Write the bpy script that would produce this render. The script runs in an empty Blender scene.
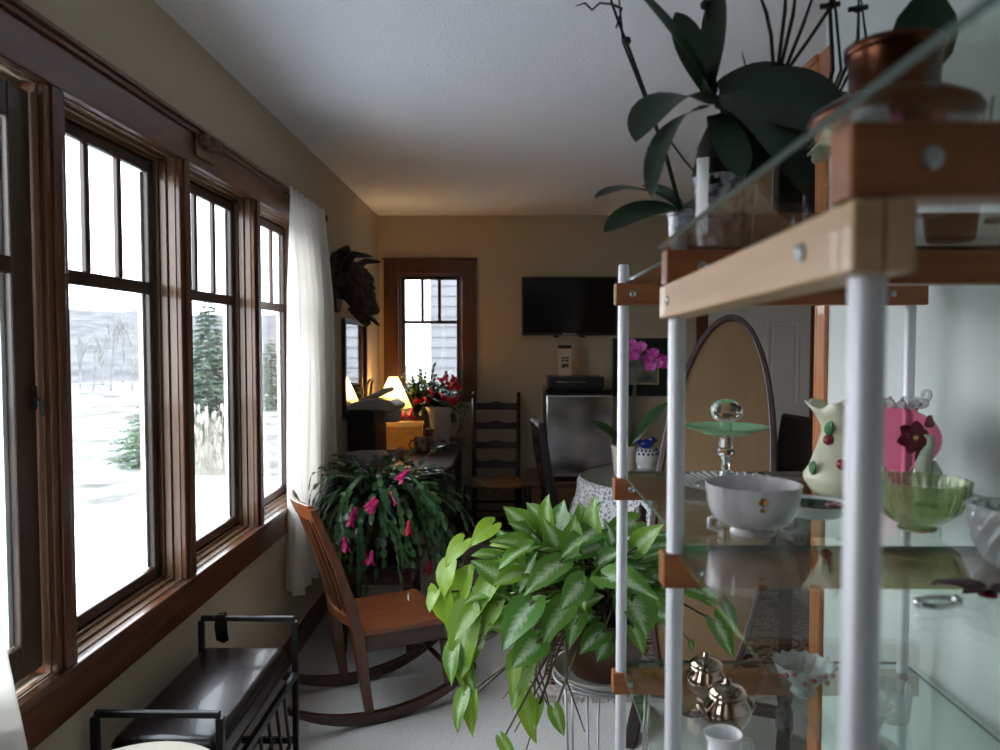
import bpy, math, random
from mathutils import Vector, Matrix, Quaternion
R = random.Random(7)
PI = math.pi
scene = bpy.context.scene
COL = scene.collection

# ------------------------------------------------------------------ camera
CAM = Vector((0, 0, 1.48)); FPX = 766.0
PITCH = math.atan(33 / FPX); YAW = math.atan(10 / FPX)
cam_data = bpy.data.cameras.new('camera'); cam = bpy.data.objects.new('camera', cam_data); COL.objects.link(cam)
cam_data.sensor_width = 36; cam_data.lens = 36 * FPX / 1000
cam.location = CAM; cam.rotation_euler = (PI / 2 - PITCH, 0, YAW)
cam_data.clip_start = 0.02; cam_data.clip_end = 300
cam_data.dof.use_dof = True; cam_data.dof.focus_distance = 2.3; cam_data.dof.aperture_fstop = 4.6
scene.camera = cam
_M = Matrix.Rotation(YAW, 3, 'Z') @ Matrix.Rotation(PI / 2 - PITCH, 3, 'X')


def ray(x, y):
    return _M @ Vector(((x - 500) / FPX, (375 - y) / FPX, -1))


def at(x, y, Y):
    d = ray(x, y); return CAM + d * (Y / d.y)


def atz(x, y, z):
    d = ray(x, y); return CAM + d * ((z - CAM.z) / d.z)


# ------------------------------------------------------------------ materials
def nodes_of(name):
    m = bpy.data.materials.new(name); m.use_nodes = True
    return m, m.node_tree.nodes, m.node_tree.links, m.node_tree.nodes['Principled BSDF']


def mat(name, col, rough=0.5, metal=0.0, var=0.0, vscale=8.0, bump=0.0, bscale=60.0, spec=0.5, trans=0.0,
        ior=1.45, emit=None, estr=0.0, col2=None, stretch=(1, 1, 1), coat=0.0, sheen=0.0):
    m, N, L, b = nodes_of(name)
    b.inputs['Base Color'].default_value = (*col, 1); b.inputs['Roughness'].default_value = rough
    b.inputs['Metallic'].default_value = metal; b.inputs['Specular IOR Level'].default_value = spec
    b.inputs['Transmission Weight'].default_value = trans; b.inputs['IOR'].default_value = ior
    b.inputs['Coat Weight'].default_value = coat
    b.inputs['Sheen Weight'].default_value = sheen
    if emit:
        b.inputs['Emission Color'].default_value = (*emit, 1); b.inputs['Emission Strength'].default_value = estr
    tc = N.new('ShaderNodeTexCoord'); mp = N.new('ShaderNodeMapping'); mp.inputs['Scale'].default_value = stretch
    L.new(tc.outputs['Object'], mp.inputs['Vector'])
    if var > 0 or col2:
        n = N.new('ShaderNodeTexNoise'); n.inputs['Scale'].default_value = vscale; n.inputs['Detail'].default_value = 5
        L.new(mp.outputs[0], n.inputs['Vector'])
        cr = N.new('ShaderNodeValToRGB'); L.new(n.outputs['Fac'], cr.inputs['Fac'])
        c2 = col2 or tuple(min(1, c * (1 + var)) for c in col)
        c1 = col if col2 else tuple(c * (1 - var) for c in col)
        cr.color_ramp.elements[0].position = 0.35; cr.color_ramp.elements[1].position = 0.65
        cr.color_ramp.elements[0].color = (*c1, 1); cr.color_ramp.elements[1].color = (*c2, 1)
        L.new(cr.outputs[0], b.inputs['Base Color'])
    if bump > 0:
        n2 = N.new('ShaderNodeTexNoise'); n2.inputs['Scale'].default_value = bscale; n2.inputs['Detail'].default_value = 4
        L.new(mp.outputs[0], n2.inputs['Vector'])
        bp = N.new('ShaderNodeBump'); bp.inputs['Strength'].default_value = bump; bp.inputs['Distance'].default_value = 0.01
        L.new(n2.outputs['Fac'], bp.inputs['Height']); L.new(bp.outputs[0], b.inputs['Normal'])
    return m


def wood(name, col, col2, axis='y', rough=0.35, coat=0.2, scale=1.0, spec=0.5):
    st = {'x': (1.5, 22, 22), 'y': (22, 1.5, 22), 'z': (22, 22, 1.5)}[axis]
    return mat(name, col, rough=rough, col2=col2, vscale=2.2 * scale, stretch=st, bump=0.06, bscale=4, coat=coat, spec=spec)


def sheet_glass(name, tint=(0.93, 0.97, 0.95), gloss=1.0, ior=1.5):
    """thin clear pane: sees straight through, mirrors by Fresnel"""
    m, N, L, b = nodes_of(name); N.remove(b)
    out = N['Material Output']
    t = N.new('ShaderNodeBsdfTransparent'); t.inputs['Color'].default_value = (*tint, 1)
    g = N.new('ShaderNodeBsdfGlossy'); g.inputs['Roughness'].default_value = 0.0; g.inputs['Color'].default_value = (gloss, gloss, gloss, 1)
    geo = N.new('ShaderNodeNewGeometry'); dt = N.new('ShaderNodeVectorMath'); dt.operation = 'DOT_PRODUCT'
    L.new(geo.outputs['Normal'], dt.inputs[0]); L.new(geo.outputs['Incoming'], dt.inputs[1])
    ab = N.new('ShaderNodeMath'); ab.operation = 'ABSOLUTE'; L.new(dt.outputs['Value'], ab.inputs[0])
    om = N.new('ShaderNodeMath'); om.operation = 'SUBTRACT'; om.inputs[0].default_value = 1; L.new(ab.outputs[0], om.inputs[1])
    pw = N.new('ShaderNodeMath'); pw.operation = 'POWER'; L.new(om.outputs[0], pw.inputs[0]); pw.inputs[1].default_value = 5
    f = N.new('ShaderNodeMath'); f.operation = 'MULTIPLY_ADD'; L.new(pw.outputs[0], f.inputs[0])
    r0 = ((ior - 1) / (ior + 1)) ** 2; f.inputs[1].default_value = 1 - r0; f.inputs[2].default_value = r0
    mx = N.new('ShaderNodeMixShader')
    L.new(f.outputs[0], mx.inputs[0]); L.new(t.outputs[0], mx.inputs[1]); L.new(g.outputs[0], mx.inputs[2])
    L.new(mx.outputs[0], out.inputs['Surface'])
    return m


def leaf_mat(name, c_edge, c_mid, trans=0.35, rough=0.35, mid_w=0.35, tcol=None, tone_c=None, veins=True):
    m, N, L, b = nodes_of(name)
    out = N['Material Output']
    a = N.new('ShaderNodeAttribute'); a.attribute_name = 'mid'
    al = N.new('ShaderNodeAttribute'); al.attribute_name = 'along'
    to = N.new('ShaderNodeAttribute'); to.attribute_name = 'tone'
    # pale band on the midrib broken up by noise, and side veins
    tc = N.new('ShaderNodeTexCoord')
    n = N.new('ShaderNodeTexNoise'); n.inputs['Scale'].default_value = 45; n.inputs['Detail'].default_value = 3
    L.new(tc.outputs['Object'], n.inputs['Vector'])
    mm = N.new('ShaderNodeMath'); mm.operation = 'MULTIPLY_ADD'; L.new(n.outputs['Fac'], mm.inputs[0]); mm.inputs[1].default_value = 0.6
    L.new(a.outputs['Fac'], mm.inputs[2])
    if veins:
        v1 = N.new('ShaderNodeMath'); v1.operation = 'MULTIPLY_ADD'; L.new(a.outputs['Fac'], v1.inputs[0]); v1.inputs[1].default_value = -0.35
        L.new(al.outputs['Fac'], v1.inputs[2])
        v2 = N.new('ShaderNodeMath'); v2.operation = 'MULTIPLY'; L.new(v1.outputs[0], v2.inputs[0]); v2.inputs[1].default_value = 44
        v3 = N.new('ShaderNodeMath'); v3.operation = 'SINE'; L.new(v2.outputs[0], v3.inputs[0])
        v4 = N.new('ShaderNodeMath'); v4.operation = 'MULTIPLY_ADD'; L.new(v3.outputs[0], v4.inputs[0]); v4.inputs[1].default_value = -0.06
        L.new(mm.outputs[0], v4.inputs[2]); mm = v4
    cr = N.new('ShaderNodeValToRGB'); L.new(mm.outputs[0], cr.inputs['Fac'])
    cr.color_ramp.elements[0].position = mid_w; cr.color_ramp.elements[1].position = min(1, mid_w + 0.45)
    cr.color_ramp.elements[0].color = (*c_mid, 1); cr.color_ramp.elements[1].color = (*c_edge, 1)
    mxc = N.new('ShaderNodeMix'); mxc.data_type = 'RGBA'
    L.new(to.outputs['Fac'], mxc.inputs['Factor']); L.new(cr.outputs[0], mxc.inputs['A'])
    mxc.inputs['B'].default_value = (*(tone_c or c_edge), 1)
    col = mxc.outputs['Result']
    L.new(col, b.inputs['Base Color']); b.inputs['Roughness'].default_value = rough
    t = N.new('ShaderNodeBsdfTranslucent')
    if tcol: t.inputs['Color'].default_value = (*tcol, 1)
    else: L.new(col, t.inputs['Color'])
    mx = N.new('ShaderNodeMixShader'); mx.inputs[0].default_value = trans
    L.new(b.outputs[0], mx.inputs[1]); L.new(t.outputs[0], mx.inputs[2]); L.new(mx.outputs[0], out.inputs['Surface'])
    return m


def cloth_mat(name, col, trans=0.4):
    m, N, L, b = nodes_of(name); out = N['Material Output']
    b.inputs['Base Color'].default_value = (*col, 1); b.inputs['Roughness'].default_value = 0.9
    t = N.new('ShaderNodeBsdfTranslucent'); t.inputs['Color'].default_value = (*col, 1)
    mx = N.new('ShaderNodeMixShader'); mx.inputs[0].default_value = trans
    L.new(b.outputs[0], mx.inputs[1]); L.new(t.outputs[0], mx.inputs[2]); L.new(mx.outputs[0], out.inputs['Surface'])
    tc = N.new('ShaderNodeTexCoord'); n = N.new('ShaderNodeTexNoise'); n.inputs['Scale'].default_value = 250
    L.new(tc.outputs['Object'], n.inputs['Vector'])
    bp = N.new('ShaderNodeBump'); bp.inputs['Strength'].default_value = 0.15; L.new(n.outputs['Fac'], bp.inputs['Height'])
    L.new(bp.outputs[0], b.inputs['Normal'])
    return m


# ------------------------------------------------------------------ mesh builder
class MB:
    def __init__(s):
        s.v = []; s.f = []; s.a = {}; s.mi = []

    def add(s, vs, fs, mi=0):
        o = len(s.v); s.v += [tuple(p) for p in vs]; s.f += [tuple(o + i for i in f) for f in fs]; s.mi += [mi] * len(fs)
        return s

    def box(s, x0, x1, y0, y1, z0, z1, mi=0):
        v = [(x, y, z) for z in (z0, z1) for y in (y0, y1) for x in (x0, x1)]
        return s.add(v, [(0, 2, 3, 1), (4, 5, 7, 6), (0, 1, 5, 4), (2, 6, 7, 3), (0, 4, 6, 2), (1, 3, 7, 5)], mi)

    def beam(s, p0, p1, w, h, up=(0, 0, 1), mi=0, w1=None, h1=None):
        p0 = Vector(p0); p1 = Vector(p1); d = (p1 - p0).normalized(); up = Vector(up)
        if abs(d.dot(up)) > .98: up = Vector((1, 0, 0))
        sd = d.cross(up).normalized(); u = sd.cross(d)
        w1 = w if w1 is None else w1; h1 = h if h1 is None else h1
        v = []
        for p, ww, hh in ((p0, w, h), (p1, w1, h1)):
            for a, b in ((-1, -1), (1, -1), (1, 1), (-1, 1)):
                v.append(p + sd * (a * ww / 2) + u * (b * hh / 2))
        return s.add(v, [(3, 2, 1, 0), (4, 5, 6, 7), (0, 1, 5, 4), (1, 2, 6, 5), (2, 3, 7, 6), (3, 0, 4, 7)], mi)

    def tube(s, pts, r, seg=8, cap=True, mi=0):
        pts = [Vector(p) for p in pts]; n = len(pts)
        rs = list(r) if isinstance(r, (list, tuple)) else [r] * n
        t = [(pts[min(i + 1, n - 1)] - pts[max(i - 1, 0)]).normalized() for i in range(n)]
        a = Vector((0, 0, 1)) if abs(t[0].z) < .9 else Vector((1, 0, 0))
        nn = t[0].cross(a).normalized(); v = []; f = []
        for i in range(n):
            nn = (nn - t[i] * nn.dot(t[i])).normalized(); b = t[i].cross(nn)
            for k in range(seg):
                an = 2 * PI * k / seg; v.append(pts[i] + (nn * math.cos(an) + b * math.sin(an)) * rs[i])
        for i in range(n - 1):
            for k in range(seg):
                k2 = (k + 1) % seg; f.append((i * seg + k, i * seg + k2, (i + 1) * seg + k2, (i + 1) * seg + k))
        if cap: f += [tuple(range(seg - 1, -1, -1)), tuple(range((n - 1) * seg, n * seg))]
        return s.add(v, f, mi)

    def lathe(s, prof, seg=32, c=(0, 0, 0), mi=0, wob=None, sx=1, sy=1):
        v = []; f = []; n = len(prof); cx, cy, cz = c
        for i, (r, z) in enumerate(prof):
            for k in range(seg):
                an = 2 * PI * k / seg
                rr, zz = wob(i, r, z, an) if wob else (r, z)
                v.append((cx + rr * math.cos(an) * sx, cy + rr * math.sin(an) * sy, cz + zz))
        for i in range(n - 1):
            for k in range(seg):
                k2 = (k + 1) % seg; f.append((i * seg + k, i * seg + k2, (i + 1) * seg + k2, (i + 1) * seg + k))
        ring_ = tuple(prof[0]) == tuple(prof[-1])
        if prof[0][0] > 1e-6 and not ring_: f.append(tuple(range(seg - 1, -1, -1)))
        if prof[-1][0] > 1e-6 and not ring_: f.append(tuple(range((n - 1) * seg, n * seg)))
        return s.add(v, f, mi)

    def shell(s, prof, th, seg=36, c=(0, 0, 0), mi=0, wob=None):
        """open vessel: outer profile up, inner profile back down to a closed floor"""
        inner = []
        for i in range(len(prof) - 1, -1, -1):
            r, z = prof[i]; inner.append((max(r - th, 0.0005), max(z, prof[0][1] + th)))
        return s.lathe(list(prof) + inner, seg, c, mi, wob)

    def ball(s, c, r, seg=16, rings=10, sc=(1, 1, 1), mi=0):
        p = [(max(1e-5, math.sin(PI * i / rings)) * r, -math.cos(PI * i / rings) * r) for i in range(rings + 1)]
        v = []; f = []
        for rr, z in p:
            for k in range(seg):
                an = 2 * PI * k / seg; v.append((c[0] + rr * math.cos(an) * sc[0], c[1] + rr * math.sin(an) * sc[1], c[2] + z * sc[2]))
        for i in range(rings):
            for k in range(seg):
                k2 = (k + 1) % seg; f.append((i * seg + k, i * seg + k2, (i + 1) * seg + k2, (i + 1) * seg + k))
        return s.add(v, f, mi)

    def prism(s, pts, y0, y1, mi=0, axis='y'):
        """outline pts (a,b) in the xz (axis y) plane pushed from y0 to y1"""
        n = len(pts)
        if axis == 'y': v = [(a, y0, b) for a, b in pts] + [(a, y1, b) for a, b in pts]
        elif axis == 'x': v = [(y0, a, b) for a, b in pts] + [(y1, a, b) for a, b in pts]
        else: v = [(a, b, y0) for a, b in pts] + [(a, b, y1) for a, b in pts]
        f = [tuple(range(n)), tuple(range(2 * n - 1, n - 1, -1))] + [(i, (i + 1) % n + 0, (i + 1) % n + n, i + n)[::-1] for i in range(n)]
        return s.add(v, f, mi)

    def ring(s, outer, inner, y0, y1, axis='y', mi=0):
        n = len(outer)
        def P(a, b, t): return {'y': (a, t, b), 'x': (t, a, b), 'z': (a, b, t)}[axis]
        v = [P(*p, y0) for p in outer] + [P(*p, y0) for p in inner] + [P(*p, y1) for p in outer] + [P(*p, y1) for p in inner]
        f = []
        for i in range(n):
            j = (i + 1) % n
            f += [(i, j, n + j, n + i), (2 * n + j, 2 * n + i, 3 * n + i, 3 * n + j), (j, i, 2 * n + i, 2 * n + j), (n + i, n + j, 3 * n + j, 3 * n + i)]
        return s.add(v, f, mi)

    def xform(s, M, start=0):
        for i in range(start, len(s.v)): s.v[i] = tuple(M @ Vector(s.v[i]))
        return s

    LEAF = {
        'arrow': [(0, -.20, .09), (0, -.27, .22), (.02, -.16, .38), (.14, .05, .48), (.33, .28, .47), (.54, .52, .37), (.75, .75, .21), (.9, .9, .08), (1, 1, .004)],
        'oval': [(0, 0, .05), (.1, .1, .27), (.28, .28, .45), (.5, .5, .5), (.7, .7, .43), (.87, .87, .26), (.96, .96, .12), (1, 1, .01)],
        'strap': [(0, 0, .22), (.15, .15, .33), (.4, .4, .47), (.62, .62, .5), (.8, .8, .42), (.93, .93, .24), (1, 1, .02)],
        'blade': [(0, 0, .3), (.3, .3, .5), (.65, .65, .4), (1, 1, .02)],
    }

    def leaf(s, base, d, n, Ln, W, bend=.6, fold=.25, kind='arrow', tone=0.0, wave=.03):
        base = Vector(base); d = Vector(d).normalized(); n = Vector(n)
        sd = n.cross(d)
        if sd.length < 1e-4: sd = Vector((1, 0, 0)).cross(d)
        sd.normalize(); n = d.cross(sd)
        prof = MB.LEAF[kind]; v = []; o = len(s.v); ph = R.random() * 6
        for xm, xe, we in prof:
            for c in (-1, -.55, 0, .55, 1):
                a = abs(c); x = (xm * (1 - a) + xe * a) * Ln; y = we * W * c
                th = bend * x / Ln
                px, pz = (x, 0) if abs(bend) < 1e-3 else (Ln * math.sin(th) / bend, -Ln * (1 - math.cos(th)) / bend)
                z = fold * abs(y) + wave * Ln * math.sin(x / Ln * 7 + ph + c) * a
                nx, nz = math.sin(th), math.cos(th)
                p = base + d * (px + z * nx) + n * (pz + z * nz) + sd * y
                v.append(p)
                s.a.setdefault('mid', []).append(a); s.a.setdefault('along', []).append(xm * (1 - a) + xe * a); s.a.setdefault('tone', []).append(tone)
        f = []
        for i in range(len(prof) - 1):
            for c in range(4):
                f.append((i * 5 + c, i * 5 + c + 1, i * 5 + c + 6, i * 5 + c + 5))
        return s.add(v, f)


def obj(name, mb, m, parent=None, loc=None, bevel=0.0, bseg=2, smooth=False, sub=0, auto=None, kind=None, label=None):
    me = bpy.data.meshes.new(name); me.from_pydata(mb.v, [], mb.f)
    ms = m if isinstance(m, (list, tuple)) else [m]
    for q in ms: me.materials.append(q)
    if len(ms) > 1: me.polygons.foreach_set('material_index', mb.mi)
    for k, vals in mb.a.items():
        if len(vals) == len(mb.v):
            at_ = me.attributes.new(k, 'FLOAT', 'POINT'); at_.data.foreach_set('value', vals)
    me.update()
    import bmesh
    bm = bmesh.new(); bm.from_mesh(me)
    if not mb.a: bmesh.ops.recalc_face_normals(bm, faces=bm.faces)
    bm.to_mesh(me); bm.free()
    if smooth or auto:
        me.polygons.foreach_set('use_smooth', [True] * len(me.polygons))
        if auto: me.set_sharp_from_angle(angle=math.radians(auto))
    o = bpy.data.objects.new(name, me); COL.objects.link(o)
    if parent: o.parent = parent
    if loc is not None: o.location = loc
    if bevel:
        md = o.modifiers.new('bevel', 'BEVEL'); md.width = bevel; md.segments = bseg; md.limit_method = 'ANGLE'; md.angle_limit = math.radians(40)
        if not smooth and not auto:
            me.polygons.foreach_set('use_smooth', [False] * len(me.polygons))
    if sub:
        md = o.modifiers.new('subdivision', 'SUBSURF'); md.levels = sub; md.render_levels = sub
    if kind: o['kind'] = kind
    if label: o['label'] = label
    return o


def thing(name, label, cat, loc=(0, 0, 0), rotz=0.0, group=None):
    o = bpy.data.objects.new(name, None); COL.objects.link(o); o.location = loc; o.rotation_euler = (0, 0, rotz)
    o.empty_display_size = 0.05
    return tag(o, label, cat, group)


def tag(o, label, cat, group=None, kind=None):
    o['label'] = label; o['category'] = cat
    if group: o['group'] = group
    if kind: o['kind'] = kind
    return o


def struct(name, mb, m, parent=None, **k):
    return obj(name, mb, m, parent, kind='structure', **k)


def copy_tree(o, parent=None):
    c = o.copy(); COL.objects.link(c); c.parent = parent
    for ch in list(o.children): copy_tree(ch, c)
    return c


# ------------------------------------------------------------------ palette
M_wall = mat('tan wall paint', (.52, .445, .33), rough=.9, spec=.15, bump=.05, bscale=180)
M_wallr = mat('pale wall paint', (.66, .69, .675), rough=.85, spec=.2, bump=.04, bscale=180)
M_ceil = mat('ceiling paint', (.90, .90, .945), rough=.95, spec=.1, bump=.35, bscale=90)
M_carpet = mat('beige carpet', (.64, .605, .575), rough=1, spec=.05, var=.14, vscale=140, bump=.6, bscale=260)
M_trim = wood('dark stained trim along', (.075, .024, .010), (.13, .045, .018), 'y', rough=.32, coat=.35)
M_trimz = wood('dark stained trim upright', (.075, .024, .010), (.13, .045, .018), 'z', rough=.32, coat=.35)
M_trimx = wood('dark stained trim across', (.075, .024, .010), (.13, .045, .018), 'x', rough=.32, coat=.35)
M_jamb = wood('oiled jamb wood', (.135, .070, .040), (.21, .112, .064), 'z', rough=.35, coat=.3)
M_jamby = wood('oiled jamb wood along', (.13, .065, .035), (.19, .10, .055), 'y', rough=.25, coat=.6)
M_sash = wood('dark window sash', (.030, .016, .010), (.05, .026, .016), 'z', rough=.4, coat=.2)
M_pane = sheet_glass('window glass', (.97, .98, .98), 1.0, 1.45)
M_shelfglass = sheet_glass('shelf glass', (.90, .955, .925), 1.0, 1.6)
M_glassedge = mat('green glass edge', (.09, .125, .115), rough=.15, spec=.6)
M_black = mat('black plastic', (.02, .02, .021), rough=.35)
M_blackgloss = mat('black gloss', (.006, .006, .007), rough=.12)
M_iron = mat('black iron', (.018, .017, .018), rough=.4, metal=.3)
M_leather = mat('black leather', (.014, .009, .009), spec=.4, rough=.26, bump=.08, bscale=160, coat=.15)
M_chrome = mat('chrome', (.75, .76, .78), rough=.12, metal=1)
M_steel = mat('brushed steel', (.60, .61, .63), rough=.14, metal=1, bump=.03, bscale=5, stretch=(1, 1, 60))
M_post = mat('satin aluminium', (.72, .72, .76), rough=.45, metal=.4)
M_bolt = mat('zinc bolt', (.45, .46, .48), rough=.3, metal=1)
M_cherry = wood('cherry wood', (.13, .034, .012), (.24, .07, .022), 'x', rough=.3, coat=.35)
M_cherryz = wood('cherry wood upright', (.085, .023, .009), (.14, .042, .014), 'z', rough=.3, coat=.35)
M_cherryd = wood('dark cherry wood', (.034, .011, .006), (.062, .02, .010), 'x', rough=.32, coat=.3)
M_shelfw_shaded = wood('shaded rail oak', (.28, .088, .029), (.38, .135, .048), 'x', rough=.45, coat=.1)  # cross rails: shade on the front faces put into a darker wood colour
M_shelfwy_lit = wood('lit rail oak along', (.54, .32, .17), (.64, .41, .235), 'y', rough=.45, coat=.1)  # side rails: the same oak made paler, window light put into its colour
M_darkw = wood('near black wood', (.014, .008, .006), (.03, .016, .011), 'z', rough=.4, coat=.2)
M_brownw = wood('brown cabinet wood', (.12, .045, .02), (.18, .075, .033), 'x', rough=.4, coat=.2)
M_white = mat('white china', (.80, .80, .80), rough=.18, coat=.3)
M_crystal = mat('clear crystal', (.97, .98, .98), rough=.02, trans=1, ior=1.5)
M_soil = mat('dark soil', (.03, .02, .014), rough=1, var=.5, vscale=60, bump=.8, bscale=80)
# ================================================================== the room
WL = -1.02; WR = 0.86; YB = 5.97; H = 2.457; YN = -2.6; XF = 2.75; YC = 2.135
struct('floor', MB().box(WL, XF, YN, YB, -.04, 0), M_carpet)
struct('ceiling', MB().box(WL - .2, XF + .1, YN - .1, YB + .1, H, H + .06), M_ceil)
# left wall with the long window opening
O0, O1, OZ0, OZ1 = 1.05, 3.73, .735, 2.045
m = MB()
P0_, P1_ = .06, .70   # added unseen window beside the camera, sized for the light on the shelf
m.box(WL - .11, WL, YN - .2, P0_, 0, H).box(WL - .11, WL, P1_, O0, 0, H).box(WL - .11, WL, O1, YB + .2, 0, H)
m.box(WL - .11, WL, P0_, P1_, 0, OZ0).box(WL - .11, WL, P0_, P1_, OZ1, H)
m.box(WL - .11, WL, O0, O1, 0, OZ0).box(WL - .11, WL, O0, O1, OZ1, H)
struct('wall_left', m, M_wall)
# back wall with its window opening
BX0, BX1, BZ0, BZ1 = -.872, -.368, 1.10, 2.015
m = MB()
m.box(WL, BX0, YB, YB + .2, 0, H).box(BX1, XF + .2, YB, YB + .2, 0, H)
m.box(BX0, BX1, YB, YB + .2, 0, BZ0).box(BX0, BX1, YB, YB + .2, BZ1, H)
struct('wall_back', m, M_wall)
struct('wall_right', MB().box(WR, WR + .13, YN, YC, 0, H), M_wallr)
struct('wall_far_right', MB().box(XF, XF + .15, YC - .2, YB + .2, 0, H), M_wall)
struct('wall_return', MB().box(WR + .13, XF, YC - .13, YC - .02, 0, H), M_wall)
struct('wall_front', MB().box(WL - .11, WR + .2, YN - .15, YN, 0, H), M_wall)

# baseboards
def board_y(name, x0, x1, y0, y1):
    struct(name, MB().prism([(x0, 0), (x1, 0), (x1, .09), ((x0 + x1) / 2, .115), (x0, .115)] if x0 < x1 else
                            [(x0, 0), (x1, 0), (x1, .09), ((x0 + x1) / 2, .115), (x0, .115)], y0, y1), M_trim)
board_y('baseboard_left', WL, WL + .016, YN, YB)
struct('baseboard_back', MB().box(WL + .016, 1.44, YB - .016, YB, 0, .11), M_trimx, bevel=.004)
struct('baseboard_right', MB().box(WR - .016, WR, YN, YC - .1, 0, .11), M_trim, bevel=.004)

# casing on the free end of the right wall
m = MB().box(WR - .013, WR, YC - .055, YC, 0, 2.27).box(WR - .013, WR + .14, YC, YC + .014, 0, 2.27)
M_cas = wood('orange oak casing', (.34, .12, .045), (.44, .17, .065), 'z', rough=.4, coat=.2)
struct('trim_1', m, M_cas, bevel=.003)
struct('trim_2', MB().box(WR - .016, WR + .14, YC + .014, YC + .16, 2.18, 2.25).box(WR - .022, WR + .14, YC + .014, YC + .16, 2.25, 2.27), M_cas, bevel=.003)

# ------------------------------------------------------------------ left windows
MU = [1.01, 1.70, 2.378, 3.055, 3.755]
head = MB().box(WL, WL + .024, .95, 3.84, 2.04, 2.135).box(WL, WL + .034, .94, 3.85, 2.135, 2.150)
head.prism([(WL, 2.150), (WL + .046, 2.150), (WL + .04, 2.165), (WL, 2.165)], .93, 3.86)
struct('trim_3', head, M_trim, bevel=.003)
ap = MB().box(WL, WL + .022, .95, 3.84, .625, .718)
ap.box(WL, WL + .03, .93, 3.86, .718, .742)
struct('trim_4', ap, M_trim, bevel=.004)
n = 5
for i, y in enumerate(MU):
    hw = .04 if 0 < i < 4 else .06
    mm = MB().box(WL - .10, WL + .016, y - hw, y + hw, .742, 2.04)
    mm.box(WL + .016, WL + .022, y - hw * .45, y + hw * .45, .742, 2.04)
    struct('trim_%d' % n, mm, M_trimz, bevel=.003); n += 1
GZ = 1.64
for i in range(4):
    a = MU[i] + (.04 if i else .06); b = MU[i + 1] - (.04 if i < 3 else .06)
    w = bpy.data.objects.new('window_%d' % (i + 1), None); COL.objects.link(w); w['kind'] = 'structure'
    w.location = (WL, (a + b) / 2, OZ0); hw = (b - a) / 2; hz = OZ1 - OZ0
    # stepped liner: three stops, each a little narrower than the last
    fr = MB(); frs = MB()
    for k, (d0, d1) in enumerate(((-.002, .012), (.040, .090)) if i == 0 else ((-.002, .020), (.022, .042), (.044, .066), (.066, .090))):
        t = (.004, .012, .020, .026)[k]
        fr.box(-d1, -d0, -hw, -hw + t, 0.007, hz - .005).box(-d1, -d0, hw - t, hw, 0.007, hz - .005)
        frs.box(-d1, -d0, -hw + t, hw - t, .007, .007 + t).box(-d1, -d0, -hw + t, hw - t, hz - t - .005, hz - .005)
    struct('window_frame', fr, M_jamb, w, bevel=.0015)
    struct('window_stops', frs, M_jamby, w, bevel=.0015)
    sw = hw - .022; z0 = .030; z1 = hz - .028; st = .032; g = GZ - OZ0; dx = 0
    if i == 0: sw = hw - .010; st = .072; dx = .045
    sa = MB().box(-.074 + dx, -.055 + dx, -sw, -sw + st, z0, z1).box(-.074 + dx, -.055 + dx, sw - st, sw, z0, z1)
    sa.box(-.074 + dx, -.055 + dx, -sw + st, sw - st, z0, z0 + st).box(-.074 + dx, -.055 + dx, -sw + st, sw - st, z1 - st, z1)
    struct('sash', sa, M_sash, w, bevel=.004)
    mu = MB().box(-.073 + dx, -.056 + dx, -sw + st, sw - st, g - .018, g + .018)
    iw = sw - st
    for q in (-1, 1):
        mu.box(-.072 + dx, -.057 + dx, q * iw / 3 - .011, q * iw / 3 + .011, g + .018, z1 - st)
    struct('muntin', mu, M_sash, w, bevel=.003)
    struct('pane', MB().box(-.066 + dx, -.063 + dx, -sw + st - .006, sw - st + .006, z0 + st - .006, z1 - st + .006), M_pane, w)
    # pale outer sash face seen past the glass
    ou = MB()
    for q in (-1, 1):
        ou.box(-.088 + dx, -.0745 + dx, q * (iw - .001) - .011, q * (iw - .001) + .011, z0 + st, z1 - st)
    struct('outer_stop', ou, M_white, w)
    if i == 0:
        struct('window_catch', MB().tube([(-.006, sw - .02, .62), (.014, sw - .02, .62), (.016, sw - .02, .585)], .005).box(-.007, -.002, sw - .03, sw - .01, .60, .65), M_iron, w)
# carved bracket on the head casing
cb = thing('carved_bracket', 'small carved wooden bracket on the casing above the long window', 'bracket', (WL + .024, 2.50, 2.10))
b1 = MB()
for k in range(5):
    b1.ball((.022 + .004 * math.cos(k * 1.7), -.05 + .025 * k, .025 + .007 * math.sin(k * 2.2)), .020, 10, 8, (1, 1, .8))
b1.box(0, .030, -.07, .07, .012, .030)
obj('scroll', b1, M_trim, cb, smooth=True)
obj('back_plate', MB().box(0, .010, -.075, .075, -.03, .045), M_trim, cb, bevel=.003)

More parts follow.
